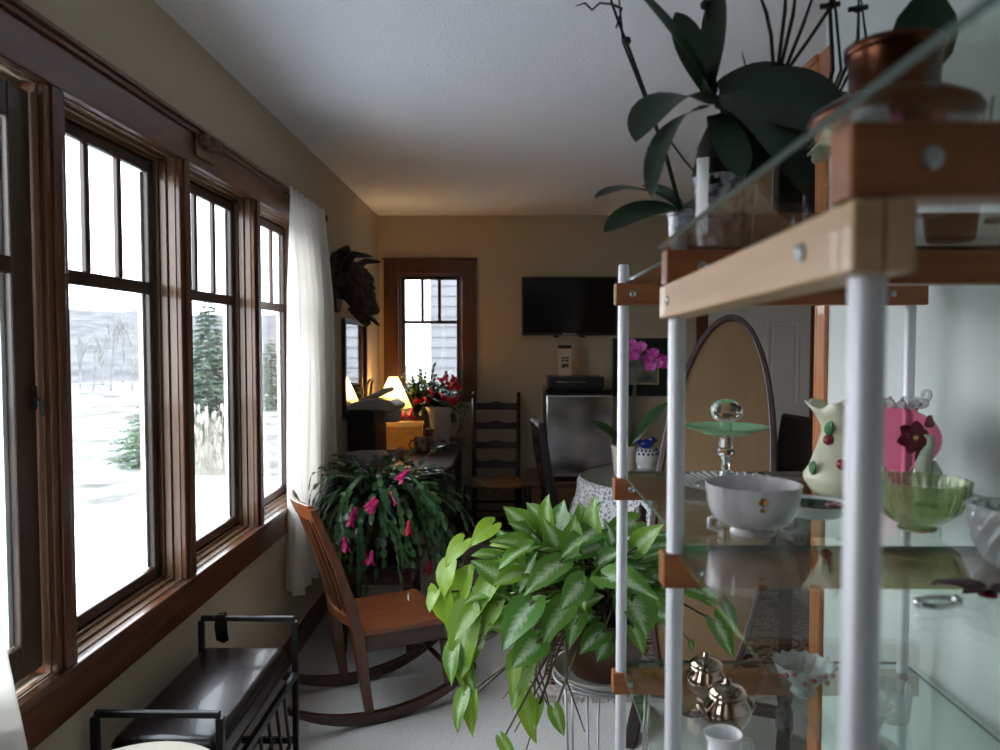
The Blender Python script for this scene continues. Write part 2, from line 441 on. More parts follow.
# added window out of view beside the camera, to light the shelf
w = bpy.data.objects.new('window_6', None); COL.objects.link(w); w['kind'] = 'structure'; w.location = (WL, (P0_ + P1_) / 2, OZ0)
hw = (P1_ - P0_) / 2; hz = OZ1 - OZ0
fr = MB().box(-.10, .02, -hw - .08, -hw + .02, 0, hz).box(-.10, .02, hw - .02, hw + .08, 0, hz).box(-.10, .02, -.04, .04, 0, hz).box(-.10, .02, -hw - .08, hw + .08, -.10, .01).box(-.10, .02, -hw - .08, hw + .08, hz - .01, hz + .10)
struct('window_frame', fr, M_trimz, w, bevel=.003)
for sg in (-1, 1):
    c_ = sg * hw / 2; q_ = hw / 2 - .03
    sa = MB().box(-.08, -.045, c_ - q_, c_ - q_ + .045, .01, hz - .01).box(-.08, -.045, c_ + q_ - .045, c_ + q_, .01, hz - .01).box(-.08, -.045, c_ - q_, c_ + q_, .01, .055).box(-.08, -.045, c_ - q_, c_ + q_, hz - .055, hz - .01).box(-.08, -.045, c_ - q_, c_ + q_, .885, .92)
    struct('sash', sa, M_sash, w, bevel=.003)
    struct('pane', MB().box(-.066, -.063, c_ - q_ + .03, c_ + q_ - .03, .04, hz - .04), M_pane, w)

# ------------------------------------------------------------------ back window
w = bpy.data.objects.new('window_5', None); COL.objects.link(w); w['kind'] = 'structure'; w.location = ((BX0 + BX1) / 2, YB, BZ0)
hw = (BX1 - BX0) / 2; hz = BZ1 - BZ0; t = .108
cs = MB().box(-hw - t, -hw + .006, -.022, 0, -.085, hz + .1).box(hw - .006, hw + t, -.022, 0, -.085, hz + .1)
struct('casing', cs, M_trimz, w, bevel=.005)
cs = MB().box(-hw + .006, hw - .006, -.022, 0, hz - .006, hz + .1).box(-hw + .006, hw - .006, -.022, 0, -.085, .006)
cs.box(-hw - t - .01, hw + t + .01, -.03, 0, hz + .1, hz + .115)
struct('head_casing', cs, M_trimx, w, bevel=.005)
fr = MB().box(-hw, -hw + .02, 0, .16, 0, hz).box(hw - .02, hw, 0, .16, 0, hz).box(-hw + .02, hw - .02, 0, .16, 0, .02).box(-hw + .02, hw - .02, 0, .16, hz - .02, hz)
struct('window_frame', fr, M_trimz, w, bevel=.003)
sa = MB(); iw = hw - .02
sa.box(-iw, -iw + .03, .03, .07, .02, hz - .02).box(iw - .03, iw, .03, .07, .02, hz - .02).box(-iw + .03, iw - .03, .03, .07, .02, .06).box(-iw + .03, iw - .03, .03, .07, hz - .05, hz - .02)
struct('sash', sa, M_sash, w, bevel=.003)
g = 1.636 - BZ0; iw -= .03
mu = MB().box(-iw, iw, .034, .066, g - .013, g + .013)
for q in (-1, 1): mu.box(q * iw / 3 - .012, q * iw / 3 + .012, .036, .064, g + .013, hz - .05)
struct('muntin', mu, M_sash, w, bevel=.002)
struct('pane', MB().box(-iw - .005, iw + .005, .048, .052, .055, hz - .045), M_pane, w)

# ------------------------------------------------------------------ panel door in the back wall
M_door = mat('grey white door paint', (.66, .64, .65), rough=.5)
dr = bpy.data.objects.new('door_1', None); COL.objects.link(dr); dr['kind'] = 'structure'; dr.location = (1.925, YB, 0)
lf = MB().box(-.395, .395, -.02, 0, .01, 2.03)
for cx in (-.185, .185):
    for z0, z1 in ((.22, .83), (.98, 1.64), (1.76, 1.93)):
        o4 = [(cx - .125, z0), (cx + .125, z0), (cx + .125, z1), (cx - .125, z1)]
        i4 = [(cx - .105, z0 + .02), (cx + .105, z0 + .02), (cx + .105, z1 - .02), (cx - .105, z1 - .02)]
        lf.ring(o4, i4, -.032, -.02)
        lf.box(cx - .085, cx + .085, -.028, -.02, z0 + .04, z1 - .04)
struct('door_leaf', lf, M_door, dr, bevel=.004)
struct('door_knob', MB().lathe([(.02, 0), (.012, .01), (.012, .03), (.026, .045), (.026, .06), (.008, .068)], 16), M_chrome, dr, loc=(-.34, -.02, .98), smooth=True).rotation_euler = (PI / 2, 0, 0)
ca = MB().box(-.485, -.395, -.03, 0, 0, 2.03).box(.395, .485, -.03, 0, 0, 2.03).box(-.485, .485, -.03, 0, 2.03, 2.12)
struct('door_casing', ca, M_trimz, dr, bevel=.004)

# ================================================================== outside
def exmat(name, c, c2, scale=3, bump=0.0, stretch=(1, 1, 1)):
    return mat(name, c, rough=1, spec=.05, col2=c2, vscale=scale, bump=bump, bscale=scale * 4, stretch=stretch)
M_field = exmat('bleached winter field', (.072, .067, .060), (.21, .205, .20), 1.3, .3)
# field: gently uneven ground
m = MB(); nx, ny = 60, 60
for j in range(ny + 1):
    for i in range(nx + 1):
        x = -1.3 - 60 * (i / nx) ** 1.6; y = -22 + 92 * j / ny
        z = -.62 + .10 * math.sin(x * .5 + y * .3) * min(1, max(0, -x - 5) / 6) + .05 * math.sin(y * .9)
        m.v.append((x, y, z))
for j in range(ny):
    for i in range(nx):
        k = j * (nx + 1) + i; m.f.append((k, k + nx + 1, k + nx + 2, k + 1))
m.mi = [0] * len(m.f)
struct('ground_field', m, M_field, smooth=True)
struct('ground_yard', MB().box(-2, 12, YB + .25, 40, -.75, -.62).box(-6, 6, -30, YN - .25, -.75, -.62), M_field)
# deck boards along the house
M_deck = mat('weathered deck boards', (.44, .46, .49), rough=.8, var=.12, vscale=3, stretch=(1, 14, 14), bump=.1, bscale=10)
m = MB(); yy = -3.0
while yy < 9.0:
    m.box(-3.9, WL - .22, yy, yy + .138, -.14, -.11); yy += .158
m.box(-3.9, -3.86, -3, 9, -.62, -.14)
struct('deck_floor', m, M_deck)
# far hill with its bare woods
M_hill = exmat('bare wooded hillside', (.058, .057, .060), (.10, .097, .10), .9, .6)
m = MB(); nx, ny = 70, 10
for j in range(ny + 1):
    for i in range(nx + 1):
        u = i / nx; ang = math.radians(100 + 75 * u); ds = 42 + 26 * j / ny
        hgt = (j / ny) ** .8 * (4.0 + .7 * math.sin(u * 9) + .35 * math.sin(u * 23 + 1) + .25 * R.random())
        m.v.append((ds * math.cos(ang), ds * math.sin(ang), -.75 + hgt))
for j in range(ny):
    for i in range(nx):
        k = j * (nx + 1) + i; m.f.append((k, k + nx + 1, k + nx + 2, k + 1))
m.mi = [0] * len(m.f)
struct('ground_hill', m, M_hill, smooth=True)

M_bark = exmat('pale bark', (.13, .125, .12), (.18, .175, .17), 6)
M_needle = mat('blue green needles', (.055, .082, .055), rough=.8, var=.35, vscale=4)
M_needle2 = mat('grey green needles', (.10, .145, .095), rough=.8, var=.35, vscale=6)
M_reed = mat('dry reed straw', (.31, .285, .245), rough=.9, var=.25, vscale=5)


def conifer(name, label, p, hgt, rad, m_, nb=26, seed=1, group=None):
    rg = random.Random(seed); t = thing(name, label, 'tree', p, 0, group)
    obj('trunk', MB().tube([(0, 0, 0), (.01, 0, hgt * .5), (0, 0, hgt)], [hgt * .022, hgt * .014, .004]), M_bark, t)
    mb = MB(); lv = int(nb)
    for i in range(lv):
        f = i / lv; z = hgt * (.04 + .95 * f); r = rad * (1 - f) ** .85 * rg.uniform(.85, 1.1) + .03
        n_ = max(5, int(15 * (1 - f * .6)))
        for k in range(n_):
            a = 2 * PI * (k + rg.random()) / n_; rr = r * rg.uniform(.7, 1.12)
            d = Vector((math.cos(a), math.sin(a), 0)); e = d * rr + Vector((0, 0, z - rr * rg.uniform(.05, .4)))
            b = Vector((0, 0, z)); L_ = (e - b)
            mb.tube([b, b + L_ * .5, e], [.010, .007, .002], 3, False)
            sd = d.cross(Vector((0, 0, 1)))
            for q in range(7):
                s0 = b + L_ * (.25 + .12 * q)
                for sg in (-1, 1):
                    tip = s0 + (sd * sg * rg.uniform(.5, 1) + d * .7 + Vector((0, 0, rg.uniform(-.5, .4)))) * (rr * .24 + .03) * (1 - q * .07)
                    mb.tube([s0, (s0 + tip) / 2 + Vector((0, 0, .01)), tip], [.013, .011, .002], 3, False)
    obj('foliage', mb, m_, t)
    return t
conifer('spruce_tree', 'tall dense blue-green spruce seen through the third window', Vector((-6.15, 15.6, -.65)), 3.25, 1.0, M_needle, 34, 3)
conifer('young_pine', 'low bushy grey-green pine standing on the pale field', Vector((-6.15, 13.1, -.62)), 1.35, .75, M_needle2, 16, 5)
conifer('spruce_tree', 'farther small spruce seen through the fourth window', Vector((-7.35, 23.5, -.65)), 2.3, 1.0, M_needle, 22, 9)


def bare_tree(label, p, hgt, seed):
    rg = random.Random(seed); mb = MB()
    def grow(b, d, L_, r, dep):
        e = b + d * L_; mid = (b + e) / 2 + Vector((rg.uniform(-1, 1), rg.uniform(-1, 1), 0)) * L_ * .05
        mb.tube([b, mid, e], [r, r * .85, r * .65], 4, False)
        if dep == 0: return
        for k in range(rg.choice((2, 3, 3))):
            nd = (d + Vector((rg.uniform(-1, 1), rg.uniform(-1, 1), rg.uniform(-.1, .6))) * .55).normalized()
            grow(b + (e - b) * rg.uniform(.55, 1), nd, L_ * rg.uniform(.55, .8), r * .6, dep - 1)
    grow(Vector((0, 0, 0)), Vector((rg.uniform(-.1, .1), rg.uniform(-.1, .1), 1)).normalized(), hgt * .36, .06, 4)
    return tag(obj('bare_tree', mb, M_bark, None, loc=p), label, 'tree', 'bare trees at the far edge of the field')
for k, (px, Y, h_) in enumerate(((92, 31, 3.4), (103, 35, 4.4), (111, 31, 4.0), (122, 36, 4.6), (132, 31, 3.6), (80, 34, 3.2), (144, 34, 3.3))):
    q = at(px, 395, Y); bare_tree('pale leafless tree in the row below the grey hill, seen through the second window', (q.x, Y, -.7), h_, 20 + k)

mb = MB(); rg = random.Random(4)
for k in range(230):
    q = at(rg.uniform(185, 250), 440, rg.uniform(10.2, 11.6)); h_ = rg.uniform(.3, 1.15)
    b = Vector((q.x, q.y, -.62)); e = b + Vector((rg.uniform(-.12, .12), rg.uniform(-.12, .12), h_))
    mb.tube([b, (b + e) / 2 + Vector((.01, .01, 0)), e], [.006, .005, .003], 3, False)
    if k % 2: mb.ball(tuple(e), .024, 5, 4, (1, 1, 3))
rd = obj('dry_reeds', mb, M_reed); tag(rd, 'dry straw-coloured reeds standing in front of the tall spruce', 'reeds', kind='stuff')

# neighbouring house wall with lap boards beyond the back window
nh = thing('neighbour_house', 'pale lap-sided house wall seen through the small back window', 'house', (0, 9.0, -.62))
m = MB(); z = 0
while z < 4.6:
    m.prism([(0, z), (-.022, z), (-.006, z + .125), (0, z + .125)], -.93, 4.2, axis='x'); z += .12
M_side = mat('pale siding', (.105, .105, .112), rough=.8, var=.10, vscale=2, stretch=(3, 1, 30))
sd_ = obj('siding', m, M_side, nh)
obj('house_wall', MB().box(-.93, 4.2, .001, 2.5, 0, 4.62), M_side, nh)
obj('corner_board', MB().box(-1.02, -.93, -.03, .10, 0, 4.62), M_white, nh, bevel=.005)
obj('house_roof', MB().prism([(-.25, 4.62), (2.75, 4.62), (1.25, 5.5)], -1.1, 4.3, axis='x'), M_hill, nh)
bare_tree('grey leafless tree beyond the small back window beside the sided house', (-2.1, 13.0, -.62), 5.0, 77)
# ================================================================== the far end of the room
# ---- curtains and their rod
M_curt = cloth_mat('white curtain cloth', (.93, .905, .87), .5)


def curtain_mesh(y0, y1, zt, zb, folds, amp, flare, nz=24, ny=90, sheer=0.0, side=1):
    m = MB()
    for j in range(nz + 1):
        f = j / nz; z = zt + (zb - zt) * f
        for i in range(ny + 1):
            u = i / ny
            w_ = amp * (.35 + .65 * min(1, f * 4)) * (1 + .5 * f)
            x = w_ * math.sin(u * folds * 2 * PI + .6 * math.sin(f * 3 + u * 5)) + .25 * w_ * math.sin(u * folds * 5.1 * PI + 1 + f * 2)
            y = y0 + (y1 - y0) * u * (1 + flare * f * f) + .008 * math.sin(9 * f + u * 20)
            m.v.append((x + .012 * math.sin(f * 5), y, z))
    for j in range(nz):
        for i in range(ny):
            k = j * (ny + 1) + i; m.f.append((k, k + 1, k + ny + 2, k + ny + 1))
    m.mi = [0] * len(m.f)
    return m
ct = obj('curtain', curtain_mesh(3.31, 3.90, 2.15, .36, 6.5, .030, .34), M_curt, None, loc=(-.95, 0, 0), smooth=True)
md = ct.modifiers.new('cloth thickness', 'SOLIDIFY'); md.thickness = .002
tag(ct, 'white curtain panel hanging at the far end of the long window', 'curtain')
rod = thing('curtain_rod', 'short dark curtain rod with a round knob above the far white curtain', 'curtain rod', (-.966, 3.62, 2.118))
obj('pole', MB().tube([(0, -.33, 0), (0, .34, 0)], .007, 12), M_iron, rod, smooth=True)
obj('finial', MB().ball((0, .36, 0), .024, 14, 10), M_iron, rod, smooth=True)
obj('bracket', MB().box(-.054, -.006, .315, .33, -.012, .012).box(-.054, -.046, .312, .333, -.03, .03), M_iron, rod)
c2 = obj('curtain', curtain_mesh(1.0, 1.265, 2.12, .12, 4, .016, 1.42), M_curt, None, loc=(-.955, 0, 0), smooth=True)
md = c2.modifiers.new('cloth thickness', 'SOLIDIFY'); md.thickness = .002
tag(c2, 'white curtain edge at the near end of the long window beside the bench', 'curtain')

# ---- carved animal head on the left wall
hd = thing('animal_head', 'dark carved horned animal head mounted on the left wall above the narrow mirror', 'wall ornament', (WL, 4.44, 1.785))
hd.scale = (.94, .94, .94)
M_hide = mat('dark carved hide', (.018, .012, .008), rough=.6, col2=(.075, .04, .022), vscale=14, bump=.9, bscale=38)
M_horn = mat('dark horn', (.022, .016, .012), rough=.3)
pl = [(-.20 * math.sin(a) * (1.0 if math.cos(a) > 0 else .75), .02 + .25 * math.cos(a)) for a in [2 * PI * k / 22 for k in range(22)]]
obj('back_plaque', MB().prism([(a_ * .8, .03 + b_2 * .75) for a_, b_2 in pl], .002, .035, axis='x'), M_hide, hd, bevel=.006)
hm = MB()
def blob_tube(mb, pts, rs, seg=18, sq=1.0): mb.tube(pts, rs, seg)
blob_tube(hm, [(.02, 0, .06), (.06, -.01, .07), (.11, -.02, .05), (.15, -.03, .01), (.18, -.04, -.05), (.205, -.045, -.11), (.215, -.05, -.155), (.217, -.05, -.175)],
          [.105, .125, .118, .108, .09, .072, .062, .035])
o = obj('head', hm, M_hide, hd, smooth=True, sub=3)
tx = bpy.data.textures.new('carved lumps', 'CLOUDS'); tx.noise_scale = .05
md = o.modifiers.new('carved lumps', 'DISPLACE'); md.texture = tx; md.strength = .07; md.texture_coords = 'LOCAL'
for sg in (-1, 1):
    obj('horn', MB().tube([(.10, sg * .09 - .02, .12), (.13, sg * .16 - .02, .16), (.17, sg * .19 - .02, .19), (.235, sg * .17 - .02, .185), (.27, sg * .15 - .02, .18)], [.032, .028, .022, .013, .004], 10), M_horn, hd, smooth=True)
    e = MB(); e.leaf((.08, sg * .10 - .02, .08), (.25, sg * .9, .12), (.7, 0, .7), .15, .085, .5, .5, 'oval'); e.a = {}
    eo = obj('ear', e, M_hide, hd, smooth=True); md = eo.modifiers.new('ear thickness', 'SOLIDIFY'); md.thickness = .010
    obj('eye', MB().ball((.188, sg * .062 - .035, .015), .014, 10, 8), M_blackgloss, hd, smooth=True)
obj('jaw', MB().tube([(.13, -.03, -.10), (.17, -.035, -.15), (.205, -.045, -.20), (.225, -.045, -.222)], [.05, .045, .032, .018], 12), M_hide, hd, smooth=True)
obj('topknot', MB().tube([(.03, -.02, .15), (.06, -.03, .22), (.09, -.06, .235), (.13, -.08, .18)], [.03, .036, .03, .012], 10), M_hide, hd, smooth=True)
for sg in (-1, 1):
    obj('tusk', MB().tube([(.215, sg * .03 - .05, -.165), (.25, sg * .035 - .05, -.19), (.285, sg * .04 - .05, -.225)], [.013, .011, .004], 8), M_horn, hd, smooth=True)

# ---- narrow wall mirror
mr = thing('wall_mirror', 'narrow black-framed mirror on the left wall beside the lamp', 'mirror', (WL, 4.98, 1.315))
fo = [(-.36, -.31), (.36, -.31), (.36, .31), (-.36, .31)]; fi = [(-.325, -.275), (.325, -.275), (.325, .275), (-.325, .275)]
obj('mirror_frame', MB().ring(fo, fi, .001, .026, axis='x'), M_darkw, mr, bevel=.004)
obj('mirror_glass', MB().box(.004, .012, -.328, .328, -.278, .278), mat('mirror silver', (.9, .9, .9), rough=.02, metal=1), mr)

# ---- side table in the corner
TZ = .742
st = thing('side_table', 'dark wooden corner table holding the lamp and the coffee machine', 'table', (-.675, 5.12, 0))
tp = [(-.32, -.70), (.22, -.70), (.30, -.66), (.33, -.58), (.33, .78), (-.32, .78)]
obj('table_top', MB().prism(tp, TZ - .035, TZ, axis='z'), M_cherryd, st, bevel=.008)
obj('apron', MB().box(-.28, .29, -.62, -.60, TZ - .14, TZ - .036).box(-.28, .29, .70, .72, TZ - .14, TZ - .036).box(-.28, -.26, -.60, .70, TZ - .14, TZ - .036).box(.27, .29, -.60, .70, TZ - .14, TZ - .036), M_darkw, st, bevel=.003)
for x in (-.27, .28):
    for y in (-.61, .71):
        obj('leg', MB().beam((x, y, 0), (x, y, TZ - .036), .035, .035, (0, 1, 0), w1=.055, h1=.055), M_darkw, st, bevel=.004)

# ---- table lamp
M_shade, N_, L_, b_ = nodes_of('cream lamp shade')
b_.inputs['Base Color'].default_value = (.85, .66, .36, 1); b_.inputs['Roughness'].default_value = .9
t_ = N_.new('ShaderNodeBsdfTranslucent'); t_.inputs['Color'].default_value = (.95, .72, .36, 1)
x_ = N_.new('ShaderNodeMixShader'); x_.inputs[0].default_value = .6
L_.new(b_.outputs[0], x_.inputs[1]); L_.new(t_.outputs[0], x_.inputs[2]); L_.new(x_.outputs[0], N_['Material Output'].inputs['Surface'])
lp_ = at(397, 400, 5.42)
lp = thing('table_lamp', 'lit table lamp with a pleated cream cone shade', 'lamp', (lp_.x - .025, 5.42, TZ))
zb, zt = 1.015 - TZ, 1.232 - TZ
sm = MB()
for z, r in ((zb, .128), (zb + .004, .126), (zt - .004, .032), (zt, .032)):
    for k in range(72):
        a = 2 * PI * k / 72; rr = r * (1 + (.022 if k % 2 else -.022)); sm.v.append((rr * math.cos(a), rr * math.sin(a), z))
for i in range(3):
    for k in range(72):
        k2 = (k + 1) % 72; sm.f.append((i * 72 + k, i * 72 + k2, (i + 1) * 72 + k2, (i + 1) * 72 + k))
sm.mi = [0] * len(sm.f)
obj('lamp_shade', sm, M_shade, lp)
obj('lamp_base', MB().lathe([(.0, 0), (.075, 0), (.075, .012), (.03, .03), (.022, .06), (.045, .11), (.05, .15), (.03, .20), (.014, .23), (.012, zb + .02), (.0, zb + .02)], 24), mat('amber glazed base', (.30, .14, .05), rough=.2, coat=.4), lp, smooth=True)
obj('bulb', MB().lathe([(.001, zb + .02), (.012, zb + .025), (.014, zb + .04), (.028, zb + .075), (.026, zb + .10), (.001, zb + .115)], 16),
    mat('lit bulb', (1, .9, .7), emit=(1, .72, .36), estr=8), lp, smooth=True)
ld = bpy.data.lights.new('lamp_bulb_light', 'POINT'); ld.energy = 2.3; ld.color = (1, .71, .40); ld.shadow_soft_size = .03
lo = bpy.data.objects.new('lamp_bulb_light', ld); COL.objects.link(lo); lo.parent = lp; lo.location = (0, 0, zb + .135)

# ---- coffee machine on a ribbed tray
M_sil = mat('silver grey plastic', (.42, .41, .40), rough=.35, metal=.25)
tr_ = at(367, 466, 4.56)
tr = thing('ribbed_dish', 'ribbed grey oval dish at the front edge of the corner table', 'dish', (tr_.x + .0, 4.57, TZ))
obj('bowl', MB().shell([(.085, 0), (.10, .012), (.112, .045), (.118, .066)], .006, 48, wob=lambda i, r, z, a: (r * (1 + .02 * math.cos(16 * a)), z), mi=0), mat('grey stoneware', (.40, .37, .36), rough=.4), tr, smooth=True)
obj('rim', MB().lathe([(.112, .064), (.121, .066), (.122, .071), (.112, .072), (.112, .064)], 48), M_sil, tr, smooth=True)
cm_ = at(369, 452, 4.86)
cm = thing('coffee_machine', 'black and silver pod coffee machine with its lid handle raised', 'coffee machine', (cm_.x, 4.84, TZ), -.12)
k = 1.0
obj('housing', MB().box(-.095, .085, -.13, .13, .055, .315), M_black, cm, bevel=.012, bseg=3)
obj('base', MB().box(-.10, .20, -.12, .12, 0, .052), M_sil, cm, bevel=.012, bseg=3)
obj('drip_tray', MB().box(.09, .195, -.085, .085, .053, .068), M_chrome, cm, bevel=.004)
obj('top_shell', MB().prism([(-.10, .318), (.09, .318), (.16, .30), (.21, .315), (.22, .345), (.17, .375), (.08, .385), (-.06, .365), (-.10, .345)], -.115, .115), M_sil, cm, bevel=.012, bseg=3)
obj('brew_head', MB().lathe([(.0, 0), (.05, 0), (.062, .03), (.062, .07), (.0, .07)], 24), M_sil, cm, loc=(.155, 0, .235), smooth=True, bevel=.004)
obj('lid', MB().prism([(-.05, .375), (.02, .40), (.13, .455), (.155, .45), (.15, .425), (.06, .385)], -.075, .075), M_sil, cm, bevel=.01, bseg=3)
obj('lid_handle', MB().tube([(.00, -.05, .40), (.01, -.05, .47), (.02, -.035, .495), (.02, .035, .495), (.01, .05, .47), (.0, .05, .40)], .009, 8), M_sil, cm, smooth=True)

# ---- carved box, two mugs, pitcher
bx_ = at(408, 449, 5.27)
cb_ = thing('carved_box', 'golden carved box in front of the lit lamp', 'box', (bx_.x - .03, 5.23, TZ), .06)
M_gold = mat('honey onyx', (.66, .46, .20), rough=.45, col2=(.88, .70, .38), vscale=14, bump=.8, bscale=30)
N_ = M_gold.node_tree.nodes; L_ = M_gold.node_tree.links
t_ = N_.new('ShaderNodeBsdfTranslucent'); t_.inputs['Color'].default_value = (.97, .88, .62, 1)
x_ = N_.new('ShaderNodeMixShader'); x_.inputs[0].default_value = .6
L_.new(N_['Principled BSDF'].outputs[0], x_.inputs[1]); L_.new(t_.outputs[0], x_.inputs[2]); L_.new(x_.outputs[0], N_['Material Output'].inputs['Surface'])
bb_ = MB(); fo_, fi_ = [(-.135, -.065), (.135, -.065), (.135, .065), (-.135, .065)], [(-.127, -.057), (.127, -.057), (.127, .057), (-.127, .057)]
bb_.ring(fo_, fi_, 0, .165, axis='z').box(-.127, .127, -.057, .057, 0, .006)
obj('box_body', bb_, M_gold, cb_)
sc_ = MB()
for sx_ in (-1, 1):
    pts = []
    for q in range(26):
        a = q / 25 * 2.6 * PI; r = .045 * (1 - q / 32)
        pts.append((sx_ * (.055 + r * math.cos(a)), -.068, .085 + r * math.sin(a)))
    sc_.tube(pts, .0065, 6)
sc_.box(-.135, .135, -.072, -.064, .010, .022).box(-.135, .135, -.072, -.064, .142, .154)
obj('scrollwork', sc_, M_gold, cb_)
obj('lid', MB().box(-.142, .142, -.072, .072, .1655, .19), M_gold, cb_, bevel=.006)


def mug(name, label, p, r, h_, m_, rot, group=None, mh=None):
    t = thing(name, label, 'mug', p, rot, group)
    obj('cup', MB().shell([(r * .86, 0), (r * .96, .006), (r, h_ * .5), (r, h_)], .004, 28), m_, t, smooth=True, auto=40)
    obj('handle', MB().tube([(r * .9, 0, h_ * .8), (r + .022, 0, h_ * .78), (r + .034, 0, h_ * .5), (r + .022, 0, h_ * .24), (r * .9, 0, h_ * .2)], .005, 8), mh or m_, t, smooth=True)
    return t
M_mug = mat('printed stoneware', (.50, .46, .42), rough=.35, col2=(.10, .05, .035), vscale=26)
q = at(421, 452, 5.10); mug('mug', 'patterned mug with its dark handle to the left, beside the carved box', (q.x, 5.08, TZ), .043, .105, M_mug, PI, mh=M_black)
q = at(435, 452, 5.06); mug('mug', 'patterned mug with its dark handle to the right, in front of the pitcher', (q.x, 5.05, TZ), .043, .105, M_mug, 0, mh=M_black)
q = at(438, 448, 5.28)
pt = thing('pitcher', 'tall pale glass pitcher with a looped handle on the corner table', 'pitcher', (q.x + .01, 5.36, TZ))
M_frost = mat('cloudy glass', (.86, .83, .78), rough=.22, trans=.55, ior=1.4)
def spout(i, r, z, a):
    k_ = max(0, (z - .2) / .08); c_ = math.cos(a - PI)
    return (r + .025 * k_ * max(0, c_) ** 4, z + .012 * k_ * max(0, c_) ** 4)
obj('body', MB().shell([(.055, 0), (.062, .01), (.070, .08), (.072, .15), (.074, .22), (.084, .275)], .005, 36, wob=spout), M_frost, pt, smooth=True)
obj('handle', MB().tube([(.068, 0, .245), (.11, 0, .25), (.122, 0, .21), (.115, 0, .14), (.095, 0, .09), (.066, 0, .07)], .009, 10), M_frost, pt, smooth=True)
q = at(430, 436, 5.18)
tn = thing('wooden_canister', 'small brown canister standing behind the two mugs', 'canister', (q.x - .004, 5.165, TZ))
obj('body', MB().lathe([(.0, 0), (.026, 0), (.026, .13), (.0, .13)], 20), M_brownw, tn, smooth=True, auto=40)
obj('lid', MB().lathe([(.0, .131), (.028, .131), (.028, .15), (.006, .156), (.008, .168), (.0, .17)], 20), M_brownw, tn, smooth=True, auto=40)

# ---- ladder-back chair
lc = thing('ladderback_chair', 'dark ladder-back wooden chair with a woven rush seat by the back wall', 'chair', (-.105, 5.60, 0))
for x, tx_ in ((-.165, -.17), (.165, .17)):
    p = MB().tube([(x, .16, 0), (x, .17, .45), (tx_, .21, 1.05)], [.017, .019, .016], 12)
    p.ball((tx_, .213, 1.075), .017, 10, 8, (1, 1, 1.7))
    obj('back_post', p, M_darkw, lc, smooth=True)
for x in (-.205, .205):
    obj('leg', MB().tube([(x, -.17, 0), (x, -.17, .46)], [.015, .02], 12), M_darkw, lc, smooth=True)
for z in (.54, .685, .832, .978):
    pr = []; n_ = 14
    for q in range(n_ + 1):
        u = -1 + 2 * q / n_; pr.append((u * .155, z + .032 + .014 * math.cos(u * PI * .5) + .006 * math.cos(u * PI * 2)))
    pr += [(.155, z - .012), (-.155, z - .012)]
    yb = .17 + .04 * (z - .45) / .6
    obj('slat', MB().prism(pr, yb - .006, yb + .006), M_darkw, lc)
st_ = MB()
for q in range(13):
    f = (q + .5) / 13; w_ = .205 * (1 - f) + .17 * f; y = -.18 + .34 * f
    st_.tube([(-w_, y, .452), (-w_ * .5, y, .446), (0, y, .442), (w_ * .5, y, .446), (w_, y, .452)], .016, 8)
obj('rush_seat', st_, mat('woven rush', (.26, .115, .04), rough=.6, var=.3, vscale=30), lc, smooth=True)
for z in (.14, .27):
    obj('rung', MB().tube([(-.205, -.17, z), (.205, -.17, z)], .009, 8), M_darkw, lc, smooth=True)
    obj('rung', MB().tube([(-.165, .16, z), (.165, .16, z)], .009, 8), M_darkw, lc, smooth=True)
    for sg in (-1, 1):
        obj('rung', MB().tube([(sg * .205, -.17, z + .03), (sg * .165, .16, z + .03)], .009, 8), M_darkw, lc, smooth=True)

# ---- low cabinet with fridge, player and carton on top
fs = thing('low_cabinet', 'low brown wooden cabinet under the small fridge', 'cabinet', (.50, 5.64, 0))
obj('carcass', MB().box(-.35, .35, -.27, .29, .04, .47), M_brownw, fs, bevel=.004)
obj('cabinet_top', MB().box(-.37, .37, -.29, .30, .472, .498), M_brownw, fs, bevel=.006)
obj('plinth', MB().box(-.33, .33, -.25, .28, 0, .039), M_darkw, fs)
for sg in (-1, 1):
    d_ = obj('door', MB().box(sg * .175 - .165, sg * .175 + .165, -.288, -.271, .06, .455).box(sg * .175 - .11, sg * .175 + .11, -.293, -.288, .12, .395), M_brownw, fs, bevel=.004)
    obj('knob', MB().ball((sg * .03, -.302, .26), .012, 12, 8), M_darkw, d_, smooth=True)
fr = thing('mini_fridge', 'small steel-fronted fridge with a black top on the low cabinet', 'fridge', (.49, 5.64, .498))
obj('cabinet_body', MB().box(-.235, .235, -.19, .26, .02, .625), M_black, fr, bevel=.006)
obj('fridge_door', MB().box(-.235, .235, -.245, -.194, .022, .61), M_steel, fr, bevel=.010, bseg=3)
obj('door_handle', MB().box(-.20, .20, -.262, -.247, .585, .60), M_steel, fr, bevel=.004)
obj('fridge_top', MB().box(-.24, .24, -.248, .262, .626, .648), M_blackgloss, fr, bevel=.006)
for x in (-.2, .2):
    for y in (-.16, .22): obj('foot', MB().lathe([(0, 0), (.018, 0), (.018, .02), (0, .02)], 12, (x, y, 0)), M_black, fr)
dv = thing('disc_player', 'flat black disc player on top of the small fridge', 'player', (.475, 5.62, 1.1465))
obj('case', MB().box(-.20, .20, -.15, .15, .006, .085), M_black, dv, bevel=.006)
obj('silver_strip', MB().box(-.14, .07, -.154, -.151, .045, .052), M_chrome, dv)
for x in (-.17, .17): obj('foot', MB().box(x - .02, x + .02, -.12, .12, 0, .006), M_black, dv)
ctn = thing('drink_carton', 'cream carton with dark printing standing on the black disc player', 'carton', (.40, 5.64, 1.2315), .1)
M_cart = mat('cream carton', (.62, .50, .38), rough=.6)
obj('body', MB().box(-.045, .045, -.03, .03, 0, .20), M_cart, ctn, bevel=.003)
obj('cap', MB().box(-.047, .047, -.031, .031, .2005, .225), M_darkw, ctn, bevel=.003)
pm = MB()
